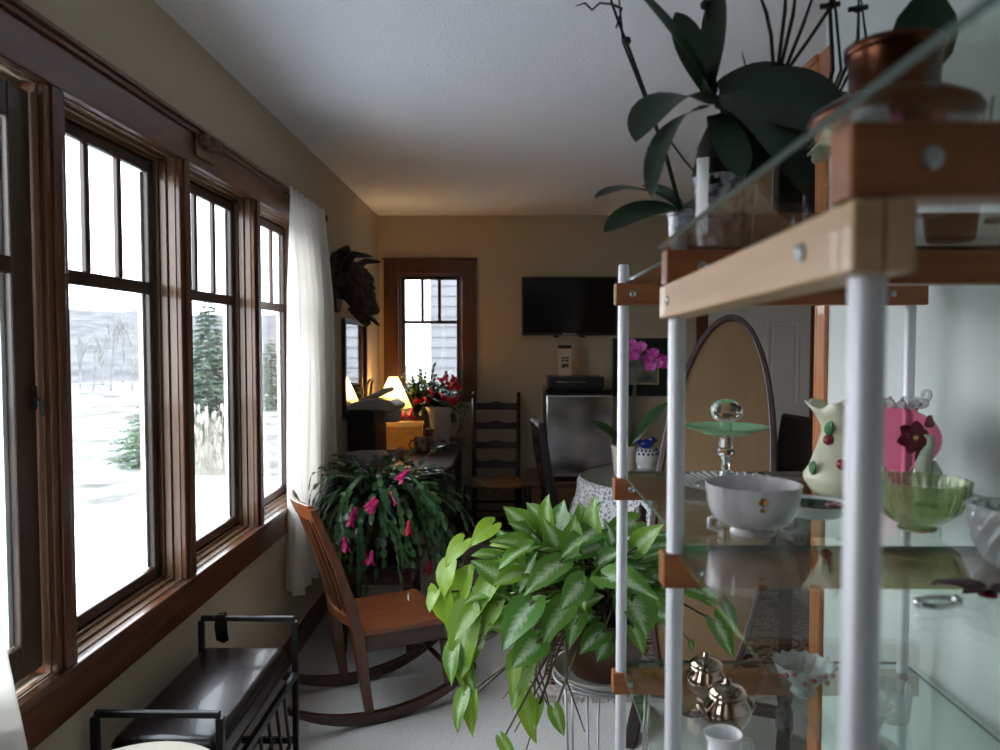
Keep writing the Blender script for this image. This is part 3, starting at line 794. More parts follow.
for z, rws in ((.125, [(-.028, -.016), (-.010, .004), (.010, .028)]), (.105, [(-.026, -.008), (.0, .026)]), (.075, [(-.022, .026)]), (.06, [(-.028, .006), (.012, .026)])):
    for a, b in rws: pm.box(a, b, -.0312, -.0302, z, z + .014)
obj('printing', pm, M_black, ctn)
# ---- television
tv = thing('television', 'flat black television mounted on the back wall', 'television', (.455, YB, 1.755))
obj('tv_body', MB().box(-.365, .365, -.075, -.03, -.225, .225), M_black, tv, bevel=.006)
obj('screen', MB().box(-.352, .352, -.077, -.0755, -.205, .212), M_blackgloss, tv)
obj('wall_mount', MB().box(-.12, .12, -.03, 0, -.1, .1), M_iron, tv)
obj('badge', MB().box(-.055, .055, -.079, -.076, -.218, -.209), M_chrome, tv)
for x in (-.10, .10): obj('mount_foot', MB().box(x - .02, x + .02, -.065, -.035, -.24, -.2255), M_black, tv)
cdm = MB().tube([(.56, YB - .01, 1.53), (.565, YB - .008, 1.40), (.555, YB - .010, 1.25), (.56, YB - .012, 1.10)], .004, 6)
tag(obj('power_cord', cdm, M_cart), 'pale cable running down the wall below the television', 'cable')
# ---- framed picture
pf = thing('framed_picture', 'framed picture with a wide black mat on the back wall behind the orchid', 'picture', (1.02, YB, 1.285))
o4 = lambda a, b: [(-a, -b), (a, -b), (a, b), (-a, b)]
obj('picture_frame', MB().ring(o4(.225, .225), o4(.205, .205), -.028, 0), M_black, pf, bevel=.003)
obj('mat_board', MB().box(-.206, .206, -.014, -.002, -.206, .206), mat('green black mat', (.012, .018, .013), rough=.8), pf)
obj('gilt_fillet', MB().ring(o4(.135, .135), o4(.123, .123), -.018, -.0145), mat('gilt', (.55, .42, .26), rough=.4, metal=.4), pf)
obj('print', MB().box(-.122, .122, -.0165, -.0145, -.122, .122), mat('muted landscape print', (.05, .065, .05), rough=.6, col2=(.30, .30, .27), vscale=5, stretch=(1, 1, 2.5)), pf)
# ================================================================== the middle of the room
M_cact = leaf_mat('holiday cactus green', (.028, .072, .028), (.046, .11, .044), trans=.12, rough=.26, mid_w=.3, tone_c=(.07, .13, .045), veins=False)
M_pink = leaf_mat('magenta petals', (.60, .012, .16), (.75, .06, .28), trans=.35, rough=.5, veins=False)
M_redp = leaf_mat('red petals', (.45, .008, .03), (.55, .02, .07), trans=.3, rough=.5, veins=False)


def seg_chain(mb, start, d, nseg, ln, w, droop, rg, up=Vector((0, 0, 1))):
    p = Vector(start); d = Vector(d).normalized(); tone = rg.random() ** 3
    for k in range(nseg):
        side = d.cross(up)
        if side.length < .05: side = d.cross(Vector((1, 0, 0)))
        side = (side.normalized() + Vector((rg.uniform(-.5, .5), rg.uniform(-.5, .5), rg.uniform(-.3, .3)))).normalized()
        n = side.cross(d).normalized()
        if n.z < 0 and abs(d.z) < .8: n = -n
        f = ln * rg.uniform(.85, 1.15)
        mb.leaf(p, d, n, f * 1.06, w * rg.uniform(.85, 1.15), .25, .15, 'oval', tone, .01)
        p = p + d * f
        d = (d + Vector((rg.uniform(-.12, .12), rg.uniform(-.12, .12), -droop * rg.uniform(.7, 1.3)))).normalized()
    return p, d


def cactus_flower(name, p, d, m_, parent, rg, s=1.0):
    mb = MB(); d = Vector(d).normalized(); q = Vector(p)
    u = d.cross(Vector((.3, .2, 1))).normalized(); v = d.cross(u)
    for lay in range(3):
        b = q + d * (.016 * lay * s)
        for k in range(5):
            a = 2 * PI * k / 5 + lay * .6; o = u * math.cos(a) + v * math.sin(a)
            mb.leaf(b + o * .004 * s, d * (1.2 - .25 * lay) + o * (.45 + .25 * lay), o * -1 + d * .3, .030 * s, .014 * s, -.7, .2, 'oval', 0, .02)
    mb.tube([q, q + d * .05 * s], .004 * s, 6); n_ = len(mb.v) - len(mb.a['mid'])
    for kk in mb.a: mb.a[kk] += [0.5] * n_
    return obj(name, mb, m_, parent, smooth=True)

# ---- plant stool with the holiday cactus
rg = random.Random(11)
CX, CY = -.635, 3.74
ps = thing('plant_stool', 'dark wooden stool under the big drooping holiday cactus', 'stool', (CX, CY, 0))
obj('stool_top', MB().box(-.20, .20, -.20, .20, .40, .43), M_darkw, ps, bevel=.006)
obj('apron', MB().box(-.17, .17, -.17, .17, .33, .3995), M_cherryd, ps, bevel=.003)
for sx_ in (-1, 1):
    for sy_ in (-1, 1):
        obj('leg', MB().beam((sx_ * .16, sy_ * .16, 0), (sx_ * .15, sy_ * .15, .33), .03, .03, (0, 1, 0), w1=.045, h1=.045), M_cherryd, ps, bevel=.003)
        if sx_ == sy_: obj('stretcher', MB().box(-.15, .15, sy_ * .155 - .012, sy_ * .155 + .012, .12, .15), M_cherryd, ps)
hc = thing('holiday_cactus', 'large drooping holiday cactus with pink buds behind the rocking chair', 'potted plant', (CX, CY, .43))
obj('pot', MB().shell([(.10, 0), (.115, .02), (.145, .22), (.155, .225), (.155, .25)], .010, 36), mat('brown glazed pot', (.06, .03, .02), rough=.25, coat=.3), hc, smooth=True, auto=35)
obj('saucer', MB().shell([(.12, .001), (.165, .012), (.175, .028)], .005, 36), M_crystal, hc, smooth=True)
obj('soil', MB().lathe([(0, .232), (.13, .232), (.13, .225), (0, .225)], 24), M_soil, hc)
mb = MB(); tips = []
for k in range(330):
    nmax = 12
    a = rg.uniform(0, 2 * PI); el = rg.uniform(.1, 1.15); r0 = rg.uniform(.02, .12)
    b = Vector((r0 * math.cos(a), r0 * math.sin(a), .25 + rg.uniform(0, .05)))
    d = Vector((math.cos(a) * math.cos(el), math.sin(a) * math.cos(el), math.sin(el)))
    if d.x < -.35: nmax = 8
    tips.append(seg_chain(mb, b, d, rg.randint(5, nmax), .048, .030, rg.uniform(.19, .34), rg))
for k in range(90):   # inner crown
    a = rg.uniform(0, 2 * PI); el = rg.uniform(.6, 1.3)
    tips.append(seg_chain(mb, (rg.uniform(-.1, .1), rg.uniform(-.1, .1), .26), (math.cos(a) * math.cos(el), math.sin(a) * math.cos(el), math.sin(el)), rg.randint(3, 6), .046, .029, .26, rg))
for i in range(len(mb.v)):
    x, y, z = mb.v[i]
    if x < -.17: x = max(-.270, -.17 + (x + .17) * .8)
    if z < .1 and math.hypot(x, y) < .24: r_ = .24 / max(.01, math.hypot(x, y)); x *= r_ ; y *= r_
    mb.v[i] = (x, max(y, -.37), max(z, -.26))
obj('stems', mb, M_cact, hc, smooth=True)
fpx = [(352, 511), (356, 507), (344, 537), (363, 548), (372, 550), (378, 500), (391, 491), (408, 470), (409, 520), (303, 473), (431, 560), (375, 497)]
for k, (x, y) in enumerate(fpx):
    yy = CY - .36 + .03 * math.sin(k * 2.3) if 330 < x < 420 else CY - .1
    q = at(x, y, yy) - Vector((CX, CY, .43))
    cactus_flower('flower', q, (rg.uniform(-.5, .5), rg.uniform(-.5, 0), -1 if y > 505 else -.4), M_pink if k not in (8, 9, 10) else M_redp, hc, rg, 1.25)

# ---- red flowering plant by the back window
WX, WY = -.64, 5.70
wp = thing('red_flowering_plant', 'bushy red-flowering cactus in a pot by the small back window', 'potted plant', (WX, WY, TZ))
obj('pot', MB().shell([(.085, 0), (.095, .02), (.115, .21), (.125, .215), (.125, .24)], .010, 32), mat('dark clay pot', (.05, .022, .016), rough=.5), wp, smooth=True, auto=35)
obj('soil', MB().lathe([(0, .225), (.11, .225), (.11, .218), (0, .218)], 24), M_soil, wp)
mb = MB()
for k in range(400):
    a = rg.uniform(0, 2 * PI); el = rg.uniform(.35, 1.35)
    seg_chain(mb, (rg.uniform(-.08, .08), rg.uniform(-.08, .08), .24), (math.cos(a) * math.cos(el) * (1.2 if math.cos(a) > 0 else 1), math.sin(a) * math.cos(el) * .75, math.sin(el)), rg.randint(4, 8), .044, .026, rg.uniform(.18, .34), rg)
for i in range(len(mb.v)):
    x, y, z = mb.v[i]; x = min(max(x, -.33), .34)
    for ax_, ay_, ar_, zt_ in ((lp.location.x - WX, 5.42 - WY, .15, .52), (pt.location.x - WX, 5.36 - WY, .125, .31)):
        dx_, dy_ = x - ax_, y - ay_; dd_ = math.hypot(dx_, dy_)
        if dd_ < ar_ and z < zt_: x = ax_ + dx_ / max(dd_, .001) * ar_; y = ay_ + dy_ / max(dd_, .001) * ar_
    mb.v[i] = (x, min(y, .22), z)
obj('stems', mb, M_cact, wp, smooth=True)
for k, (x, y) in enumerate([(421, 401), (424, 397), (408, 412), (412, 409), (431, 387), (446, 378), (450, 380), (454, 384), (452, 375), (457, 380), (444, 397), (450, 399), (455, 401), (446, 371), (404, 411), (440, 393), (458, 386), (448, 384), (437, 378)]):
    q = at(x, y, WY - .25 + .04 * math.sin(k * 1.9)) - Vector((WX, WY, TZ))
    cactus_flower('flower', q, (rg.uniform(-.3, 1), -.6, rg.uniform(-.8, .3)), M_redp, wp, rg, 1.3)

# ---- rocking chair
PH = math.radians(27)
rc = thing('rocking_chair', 'cherry wood slat-back rocking chair facing away from the long window', 'rocking chair', (-.496, 3.137, 0), PH)
pl = [(-.19, -.195), (.175, -.205), (.19, -.19), (.19, .19), (.175, .205), (-.19, .195)]
obj('seat', MB().prism(pl, .345, .372, axis='z'), M_cherry, rc, bevel=.009, bseg=3)
obj('apron', MB().box(-.17, .165, -.188, -.168, .283, .3445).box(-.17, .165, .168, .188, .283, .3445).box(.148, .168, -.168, .168, .283, .3445), M_cherryd, rc, bevel=.003)
RR = .66; RX = -.10
def rz(x): return RR - math.sqrt(RR * RR - (x - RX) ** 2)
for sg in (-1, 1):
    y = sg * .19
    up = []; dn = []
    for q in range(33):
        x = -.46 + .76 * q / 32; th = .026 + .020 * math.sin(PI * q / 32)
        up.append((x, rz(x) + th + .001)); dn.append((x, rz(x) + .001))
    obj('rocker', MB().prism(dn + up[::-1], y - .016, y + .016), M_cherryd, rc, bevel=.005)
    # rear leg and back stile in one curved piece
    ctr = [(-.150, rz(-.15) + .045, .034), (-.168, .16, .040), (-.185, .30, .048), (-.196, .37, .046), (-.226, .50, .040), (-.268, .63, .036), (-.320, .76, .032), (-.362, .86, .027)]
    a_ = [(x + w / 2, z) for x, z, w in ctr]; b_ = [(x - w / 2, z) for x, z, w in ctr]
    obj('back_stile', MB().prism(a_ + b_[::-1], y - .018, y + .018), M_cherryz, rc, bevel=.006)
    ctr = [(.166, .2825, .040), (.172, .2, .036), (.180, rz(.18) + .038, .030)]
    a_ = [(x + w / 2, z) for x, z, w in ctr]; b_ = [(x - w / 2, z) for x, z, w in ctr]
    obj('front_leg', MB().prism(a_ + b_[::-1], y - .016, y + .016), M_cherryd, rc, bevel=.005)
def rail(z0, z1, x0, x1, bow, th):
    mb = MB(); n_ = 14
    for i in range(n_ + 1):
        u = -1 + 2 * i / n_; b = -bow * (1 - u * u)
        for (x, z) in ((x0 + th / 2, z0), (x0 - th / 2, z0), (x1 - th / 2, z1), (x1 + th / 2, z1)):
            mb.v.append((x + b, u * .178, z))
    for i in range(n_):
        for k in range(4):
            k2 = (k + 1) % 4; mb.f.append((i * 4 + k, i * 4 + k2, i * 4 + 4 + k2, i * 4 + 4 + k))
    mb.f += [(0, 1, 2, 3), tuple(n_ * 4 + k for k in (3, 2, 1, 0))]; mb.mi = [0] * len(mb.f)
    return mb
obj('top_rail', rail(.805, .872, -.338, -.366, .028, .022), M_cherry, rc, bevel=.004)
obj('lower_rail', rail(.385, .43, -.205, -.212, .03, .02), M_cherry, rc, bevel=.004)
for k in range(6):
    u = -1 + 2 * (k + 1) / 7; b = .028 * (1 - u * u)
    ctr = [(-.210 - b, .428), (-.248 - b * 1.1, .56), (-.296 - b * 1.05, .70), (-.338 - b, .808)]
    a_ = [(x + .005, z) for x, z in ctr]; c_ = [(x - .005, z) for x, z in ctr]
    obj('slat', MB().prism(a_ + c_[::-1], u * .172 - .012, u * .172 + .012), M_cherryz, rc, bevel=.002)
obj('stretcher', MB().tube([(.176, -.18, .17), (.176, .18, .17)], .011, 10), M_cherryd, rc, smooth=True)

# ---- bench
bn = thing('bench', 'black metal bench with a dark leather cushion under the long window', 'bench', (-.838, 2.09, -.0))
hx, hy = .150, .315
for sg in (-1, 1):
    y = sg * hy
    obj('arm', MB().box(-hx, hx, y - .008, y + .008, .588, .604), M_iron, bn, bevel=.003)
    for sx_ in (-1, 1):
        obj('leg', MB().box(sx_ * hx - .009, sx_ * hx + .009, y - .009, y + .009, 0, .588), M_iron, bn, bevel=.002)
for sx_ in (-1, 1):
    obj('seat_rail', MB().box(sx_ * hx - .008, sx_ * hx + .008, -hy + .009, hy - .009, .405, .427), M_iron, bn, bevel=.002)
cu = MB(); n_ = 12
obj('cushion', MB().box(-.138, .138, -.292, .292, .4275, .520), M_leather, bn, bevel=.030, bseg=5, smooth=True)
rk = MB()
for k in range(6):
    x = -hx + .012 + k * (2 * hx - .024) / 5; rk.tube([(x, -hy, .20), (x, hy, .20)], .006, 8)
rk.box(-hx, hx, -hy - .006, -hy + .006, .19, .21).box(-hx, hx, hy - .006, hy + .006, .19, .21)
obj('slatted_rack', rk, M_iron, bn)
for sg in (-1, 1):
    bs = MB()
    for k in range(7):
        y0 = -hy + .05 + k * .075; bs.tube([(sg * hx, y0, .415), (sg * hx, y0 + .06, .21)], .005, 6)
    obj('side_lattice', bs, M_iron, bn)
sp = thing('black_strap', 'dark leather strap hanging over the far arm of the bench', 'strap', (-.915, 2.405, .604))
obj('loop', MB().prism([(-.022, .006), (.004, .009), (.012, -.02), (.018, -.075), (.002, -.085), (-.022, -.075), (-.028, -.03)], -.012, -.009).prism([(-.022, .005), (.004, .009), (.004, .001), (-.022, .001)], -.012, .014), M_leather, sp, bevel=.001)
obj('tail', MB().prism([(-.022, .004), (.004, .006), (.006, -.045), (-.024, -.045)], .0095, .0125), M_leather, sp, bevel=.001)

# ---- pale round stool right in front of the bench
os_ = thing('round_stool', 'pale cream padded round stool top in front of the bench', 'stool', (-.76, 1.485, 0))
obj('padded_top', MB().lathe([(0, .50), (.165, .50), (.185, .52), (.188, .56), (.178, .590), (.14, .603), (0, .606)], 40), mat('cream upholstery', (.62, .56, .46), rough=.8, bump=.1, bscale=200), os_, smooth=True, auto=50)
for k in range(4):
    a = PI / 4 + k * PI / 2; c, s = math.cos(a), math.sin(a)
    obj('leg', MB().tube([(.15 * c, .15 * s, 0), (.12 * c, .12 * s, .499)], [.013, .019], 12), M_darkw, os_, smooth=True)

# ---- patterned rug
M_rug, N_, L_, b_ = nodes_of('oriental rug')
tc_ = N_.new('ShaderNodeTexCoord'); vo = N_.new('ShaderNodeTexVoronoi'); vo.inputs['Scale'].default_value = 11
wv = N_.new('ShaderNodeTexNoise'); wv.inputs['Scale'].default_value = 9; wv.inputs['Detail'].default_value = 3; wv.inputs['Distortion'].default_value = 2.5
L_.new(tc_.outputs['Object'], vo.inputs['Vector']); L_.new(tc_.outputs['Object'], wv.inputs['Vector'])
cr_ = N_.new('ShaderNodeValToRGB'); L_.new(wv.outputs['Fac'], cr_.inputs['Fac'])
e = cr_.color_ramp.elements; cr_.color_ramp.interpolation = 'CONSTANT'
e[0].position = 0; e[0].color = (.05, .022, .018, 1); e[1].position = .45; e[1].color = (.30, .22, .18, 1)
for ps_, c_ in ((.53, (.13, .06, .045, 1)), (.58, (.42, .35, .31, 1)), (.66, (.06, .03, .03, 1))):
    q = e.new(ps_); q.color = c_
L_.new(cr_.outputs[0], b_.inputs['Base Color']); b_.inputs['Roughness'].default_value = 1; b_.inputs['Specular IOR Level'].default_value = .05
M_rugb = mat('pale rug border', (.50, .43, .40), rough=1, spec=.05, var=.25, vscale=40)
RX0, RX1, RY0, RY1 = .06, 1.75, 3.13, 5.10
rug = thing('patterned_rug', 'brown and cream patterned rug with a pale border under the round table', 'rug', ((RX0 + RX1) / 2, (RY0 + RY1) / 2, 0))
w_, h_ = (RX1 - RX0) / 2, (RY1 - RY0) / 2
obj('field', MB().box(-w_ + .10, w_ - .10, -h_ + .10, h_ - .10, 0.001, .011), M_rug, rug)
o4_ = [(-w_, -h_), (w_, -h_), (w_, h_), (-w_, h_)]; i4_ = [(-w_ + .1, -h_ + .1), (w_ - .1, -h_ + .1), (w_ - .1, h_ - .1), (-w_ + .1, h_ - .1)]
obj('border', MB().ring(o4_, i4_, .001, .010, axis='z'), M_rugb, rug)
fgm = MB(); x = -w_
while x < w_:
    fgm.tube([(x, -h_ + .003, .005), (x + R.uniform(-.004, .004), -h_ - .02, .004), (x + R.uniform(-.008, .008), -h_ - .045, .003)], .0028, 4); x += .0105
obj('fringe', fgm, M_rugb, rug)

# ---- round table with lace cloth and glass
TX, TY, TR = .885, 4.20, .50
rt = thing('round_table', 'round table under a white lace cloth beyond the tall display shelf', 'table', (TX, TY, .011))
obj('table_top', MB().lathe([(0, .70), (TR - .02, .70), (TR - .012, .71), (TR - .012, .725), (0, .725)], 48), M_cherryd, rt)
obj('pedestal', MB().lathe([(0, .03), (.07, .03), (.06, .10), (.04, .2), (.06, .35), (.05, .5), (.09, .68), (0, .70)], 24), M_cherryd, rt, smooth=True)
for k in range(4):
    a = PI / 4 + k * PI / 2; c, s = math.cos(a), math.sin(a)
    obj('foot', MB().tube([(.04 * c, .04 * s, .12), (.18 * c, .18 * s, .09), (.34 * c, .34 * s, .022)], [.035, .028, .02], 10), M_cherryd, rt, smooth=True)
M_lace, N_, L_, b_ = nodes_of('white lace')
tc_ = N_.new('ShaderNodeTexCoord'); vo = N_.new('ShaderNodeTexVoronoi'); vo.feature = 'DISTANCE_TO_EDGE'; vo.inputs['Scale'].default_value = 48
nz_ = N_.new('ShaderNodeTexNoise'); nz_.inputs['Scale'].default_value = 14; nz_.inputs['Distortion'].default_value = 1.5
ad = N_.new('ShaderNodeMath'); ad.operation = 'MULTIPLY'
L_.new(tc_.outputs['Object'], vo.inputs['Vector']); L_.new(tc_.outputs['Object'], nz_.inputs['Vector']); L_.new(vo.outputs['Distance'], ad.inputs[0]); L_.new(nz_.outputs['Fac'], ad.inputs[1])
cr_ = N_.new('ShaderNodeValToRGB'); L_.new(ad.outputs[0], cr_.inputs['Fac'])
cr_.color_ramp.elements[0].position = .02; cr_.color_ramp.elements[0].color = (.80, .80, .82, 1); cr_.color_ramp.elements[1].position = .11; cr_.color_ramp.elements[1].color = (.28, .28, .30, 1)
L_.new(cr_.outputs[0], b_.inputs['Base Color']); b_.inputs['Roughness'].default_value = .9
cl = MB(); nr = 96; rows = [(0.0005, .7265)] + [(TR * f, .7265) for f in (.3, .6, .85, .97)] + [(TR + .004, .722), (TR + .012, .70), (TR + .02, .65), (TR + .03, .58), (TR + .040, .54), (TR + .045, .495)]
for i, (r, z) in enumerate(rows):
    for k in range(nr):
        a = 2 * PI * k / nr; f = max(0, i - 6) / 4
        cl.v.append(((r + .030 * f * math.sin(a * 12) + .012 * f * math.sin(a * 23 + 1)) * math.cos(a), (r + .030 * f * math.sin(a * 12) + .012 * f * math.sin(a * 23 + 1)) * math.sin(a), z + (.006 * math.sin(a * 24) if i == len(rows) - 1 else 0)))
for i in range(len(rows) - 1):
    for k in range(nr):
        k2 = (k + 1) % nr; cl.f.append((i * nr + k, i * nr + k2, (i + 1) * nr + k2, (i + 1) * nr + k))
cl.mi = [0] * len(cl.f)
co = obj('lace_tablecloth', cl, M_lace, None, loc=(TX, TY, .011), smooth=True)
md = co.modifiers.new('cloth thickness', 'SOLIDIFY'); md.thickness = .0015; md.offset = 1
tag(co, 'white lace cloth draped over the round table', 'tablecloth')
gl = MB().lathe([(0, .7285), (TR - .01, .7285), (TR - .004, .7315), (TR - .01, .7345), (0, .7345)], 64)
go = obj('glass_table_cover', gl, [M_shelfglass, M_glassedge], None, loc=(TX, TY, .011))
for p_ in go.data.polygons:
    if .3 < abs(p_.normal.x) + abs(p_.normal.y): p_.material_index = 1
tag(go, 'round sheet of glass lying on the lace tablecloth', 'glass top')
TT = .011 + .7345 + .0005

# ---- orchid on the round table
q = at(624, 480, 4.03)
oc = thing('pink_orchid', 'magenta moth orchid in a cream pot on the round table', 'potted plant', (q.x, 4.03, TT))
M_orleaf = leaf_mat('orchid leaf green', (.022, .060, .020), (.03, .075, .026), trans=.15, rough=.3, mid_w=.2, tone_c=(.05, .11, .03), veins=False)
M_stem = mat('dark stem', (.035, .045, .02), rough=.5)
obj('pot', MB().shell([(.045, 0), (.048, .005), (.066, .17), (.070, .172), (.070, .19)], .006, 32), mat('cream pot', (.66, .58, .50), rough=.5), oc, smooth=True, auto=35)
obj('soil', MB().lathe([(0, .165), (.058, .165), (.058, .158), (0, .158)], 20), M_soil, oc)
mb = MB()
for d, L_2, W_, b2 in (((.62, -.15, .9), .34, .085, .25), ((-.6, -.2, .85), .26, .075, .7), ((-.3, .6, .7), .20, .07, .8), ((.5, .6, .6), .2, .07, .9)):
    mb.leaf((.01, 0, .165), d, Vector((-d[0], -.6, .8)), L_2, W_, b2, .3, 'strap', .15, .01)
obj('leaves', mb, M_orleaf, oc, smooth=True)
sp_ = MB(); tops = []
for ex, s0 in ((.07, .02), (.13, .03)):
    pts = [(s0, -.01, .17), (s0 + .02, -.01, .40), (s0 + .035, -.02, .60), (s0 + .04 + ex * .3, -.03, .70), (s0 + .03 + ex, -.04, .70)]
    sp_.tube(pts, [.004, .004, .0035, .003, .002], 6); tops.append(pts)
obj('flower_spikes', sp_, M_stem, oc, smooth=True)
M_orch = leaf_mat('magenta orchid petals', (.50, .02, .36), (.62, .10, .46), trans=.3, rough=.5, tone_c=(.8, .35, .65))
for k, (x, y) in enumerate([(631, 344), (637, 350), (633, 357), (641, 346), (648, 359), (653, 353), (657, 364), (660, 358), (664, 365), (650, 367), (668, 360), (628, 349)]):
    c_ = at(x, y, 3.97 + .02 * math.sin(k * 2)) - Vector((q.x, 4.03, TT)); fm = MB()
    fx = Vector((rg.uniform(-.5, .3), -1, rg.uniform(-.2, .3))).normalized(); u_ = fx.cross(Vector((0, 0, 1))).normalized(); v_ = u_.cross(fx)
    for a, L_2, W_ in ((PI / 2, .030, .026), (PI / 2 + 2.2, .030, .024), (PI / 2 - 2.2, .030, .024), (.25, .034, .042), (PI - .25, .034, .042)):
        o_ = u_ * math.cos(a) + v_ * math.sin(a); fm.leaf(c_, o_ + fx * .15, fx, L_2, W_, -.4, .1, 'oval', .25 * (k % 3 == 0), .03)
    fm.leaf(c_ + fx * .004, fx * .8 - v_ * .6, v_, .018, .014, .6, .5, 'oval', 0, .02)
    obj('flower', fm, M_orch, oc, smooth=True)

# ---- pierced jar with the blue bird
q = at(646, 466, 4.46)
jr = thing('pierced_jar', 'white pierced china jar with a blue bird lid on the round table', 'jar', (q.x, 4.46, TT))
obj('jar_body', MB().lathe([(0, 0), (.050, 0), (.052, .006), (.048, .012), (.066, .04), (.072, .07), (.066, .098), (.052, .115), (0, .115)], 36), M_white, jr, smooth=True, auto=40)
M_blue = mat('cobalt glaze', (.012, .03, .24), rough=.2, coat=.4)
dm = MB()
for k in range(16):
    a = 2 * PI * k / 16
    for z, r, of in ((.088, .0705, 0), (.106, .0605, .5)):
        a2 = a + of * PI / 8; dm.ball((r * math.cos(a2), r * math.sin(a2), z), .0068, 8, 6, (1, 1, 1.2))
obj('pierced_dots', dm, M_blue, jr, smooth=True)
bd = MB(); bd.ball((0, 0, .140), .036, 16, 10, (1.25, .9, .75)); bd.ball((.036, 0, .162), .021, 12, 8)
bd.tube([(.05, 0, .162), (.072, 0, .16)], [.008, .001], 8); bd.tube([(-.03, 0, .145), (-.06, 0, .165), (-.075, 0, .168)], [.018, .012, .004], 10)
obj('bird_lid', bd, M_blue, jr, smooth=True)

# ---- black leather dining chairs
def parsons(name, label, p, rot):
    t = thing(name, label, 'chair', p, rot, 'black leather dining chairs at the round table')
    pr = [(-.215, .40), (-.16, .40), (-.165, .55), (-.215, .80), (-.245, 1.0), (-.265, 1.02), (-.295, 1.0), (-.27, .80), (-.225, .55)]
    obj('backrest', MB().prism(pr, -.21, .21), M_leather, t, bevel=.012, bseg=3)
    obj('seat', MB().box(-.158, .22, -.21, .21, .39, .455), M_leather, t, bevel=.018, bseg=3)
    for sx_ in (-1, 1):
        for sy_ in (-1, 1):
            obj('leg', MB().beam((sx_ * .17 + (-.02 if sx_ < 0 else .02), sy_ * .185, 0), (sx_ * .17 + (-.02 if sx_ < 0 else .02), sy_ * .185, .399 if sx_ < 0 else .389), .03, .03, (0, 1, 0), w1=.042, h1=.042), M_darkw, t, bevel=.003)
    return t
parsons('dining_chair', 'black leather dining chair seen edge-on at the left of the round table', (.43, 4.50, .011), math.radians(4))
parsons('dining_chair', 'black leather dining chair behind the oval mirror, in front of the white door', (1.54, 4.62, .011), math.radians(195))

# ---- oval standing mirror, its tan backing towards us
MX, MY, MZ = .74, 2.80, .865
mp_ = thing('standing_mirror', 'dark-framed oval standing mirror with a plain tan face behind the display shelf', 'mirror', (MX, MY, 0), math.radians(-22))
M_mfr = wood('purple brown frame', (.040, .020, .020), (.065, .034, .032), 'z', rough=.35, coat=.2)
M_tan = mat('tan backing board', (.165, .096, .042), rough=.75, var=.06, vscale=2, stretch=(8, 8, 1))
ov = MB(); oo = []; oi = []; ob_ = []
NN = 72
for k in range(NN):
    a = 2 * PI * k / NN; c, s = math.cos(a), math.sin(a)
    oo.append((.218 * c, .735 * s)); oi.append((.192 * c, .709 * s)); ob_.append((.198 * c, .715 * s))
T_ = Matrix.Translation((0, 0, MZ)) @ Matrix.Rotation(math.radians(-12), 4, 'X') @ Matrix.Rotation(math.radians(4), 4, 'Y')
obj('oval_frame', ov.ring(oo, oi, -.018, .018).xform(T_), M_mfr, mp_, bevel=.005, auto=50)
obj('face_panel', MB().prism(ob_, -.008, .006).xform(T_), M_tan, mp_)
for sg in (-1, 1):
    x = sg * .262
    obj('post', MB().lathe([(.0, .10), (.030, .10), (.030, .16), (.022, .18), (.030, .22), (.024, .30), (.022, .60), (.024, .72), (.028, .76), (.020, .82), (.024, .84), (.0, .865)], 18, (x, 0, 0)), M_darkw, mp_, smooth=True)
    ft = [(-.18, 0), (-.13, .028), (-.05, .085), (0, .10), (.05, .085), (.13, .028), (.18, 0), (.12, .004), (.04, .05), (-.04, .05), (-.12, .004)]
    obj('foot', MB().prism(ft, x - .024, x + .024, axis='x'), M_darkw, mp_, bevel=.005)
    obj('pivot_knob', MB().lathe([(0, 0), (.014, 0), (.010, .02), (.016, .03), (0, .036)], 12).xform(Matrix.Translation((x + sg * .024, 0, .79)) @ Matrix.Rotation(sg * PI / 2, 4, 'Y')), M_darkw, mp_, smooth=True)
obj('stretcher', MB().box(-.24, .24, -.014, .014, .13, .17), M_darkw, mp_, bevel=.003)
# ================================================================== arrowhead plant and its wire stand
PX, PY, PZ = .235, 1.90, .655
wsd = thing('wire_plant_stand', 'thin silver wire stand with a round ring top under the arrowhead plant', 'plant stand', (PX, PY, 0))
M_wire = mat('grey steel wire', (.42, .42, .44), rough=.35, metal=.8)
rgm = MB()
for r, z in ((.125, PZ - .012), (.105, PZ - .012), (.07, PZ - .012)):
    rgm.tube([(r * math.cos(2 * PI * k / 36), r * math.sin(2 * PI * k / 36), z) for k in range(37)], .004, 6, False)
for k in range(4):
    a = k * PI / 4; rgm.tube([(.125 * math.cos(a), .125 * math.sin(a), PZ - .018), (-.125 * math.cos(a), -.125 * math.sin(a), PZ - .018)], .0035, 6)
obj('ring_top', rgm, M_wire, wsd, smooth=True)
for k in range(3):
    a = 2 * PI * k / 3 + 2.3
    for da in (-.12, .12):
        obj('leg', MB().tube([(.122 * math.cos(a + da), .122 * math.sin(a + da), PZ - .014), (.11 * math.cos(a + da * .6), .11 * math.sin(a + da * .6), .35), (.16 * math.cos(a + da * .2), .16 * math.sin(a + da * .2), .003)], .0032, 6), M_wire, wsd, smooth=True)
ap = thing('arrowhead_plant', 'bushy bright green arrowhead plant in a brown pot left of the display shelf', 'potted plant', (PX, PY, PZ))
obj('saucer', MB().shell([(.09, -.0075), (.118, -.002), (.128, .012)], .005, 40), mat('grey stone saucer', (.42, .40, .37), rough=.5), ap, smooth=True)
obj('pot', MB().shell([(.080, 0), (.088, .01), (.112, .125), (.120, .128), (.120, .150)], .009, 40), mat('reddish brown pot', (.085, .032, .02), rough=.4, coat=.15), ap, smooth=True, auto=35)
obj('soil', MB().lathe([(0, .135), (.103, .135), (.103, .128), (0, .128)], 24), M_soil, ap)
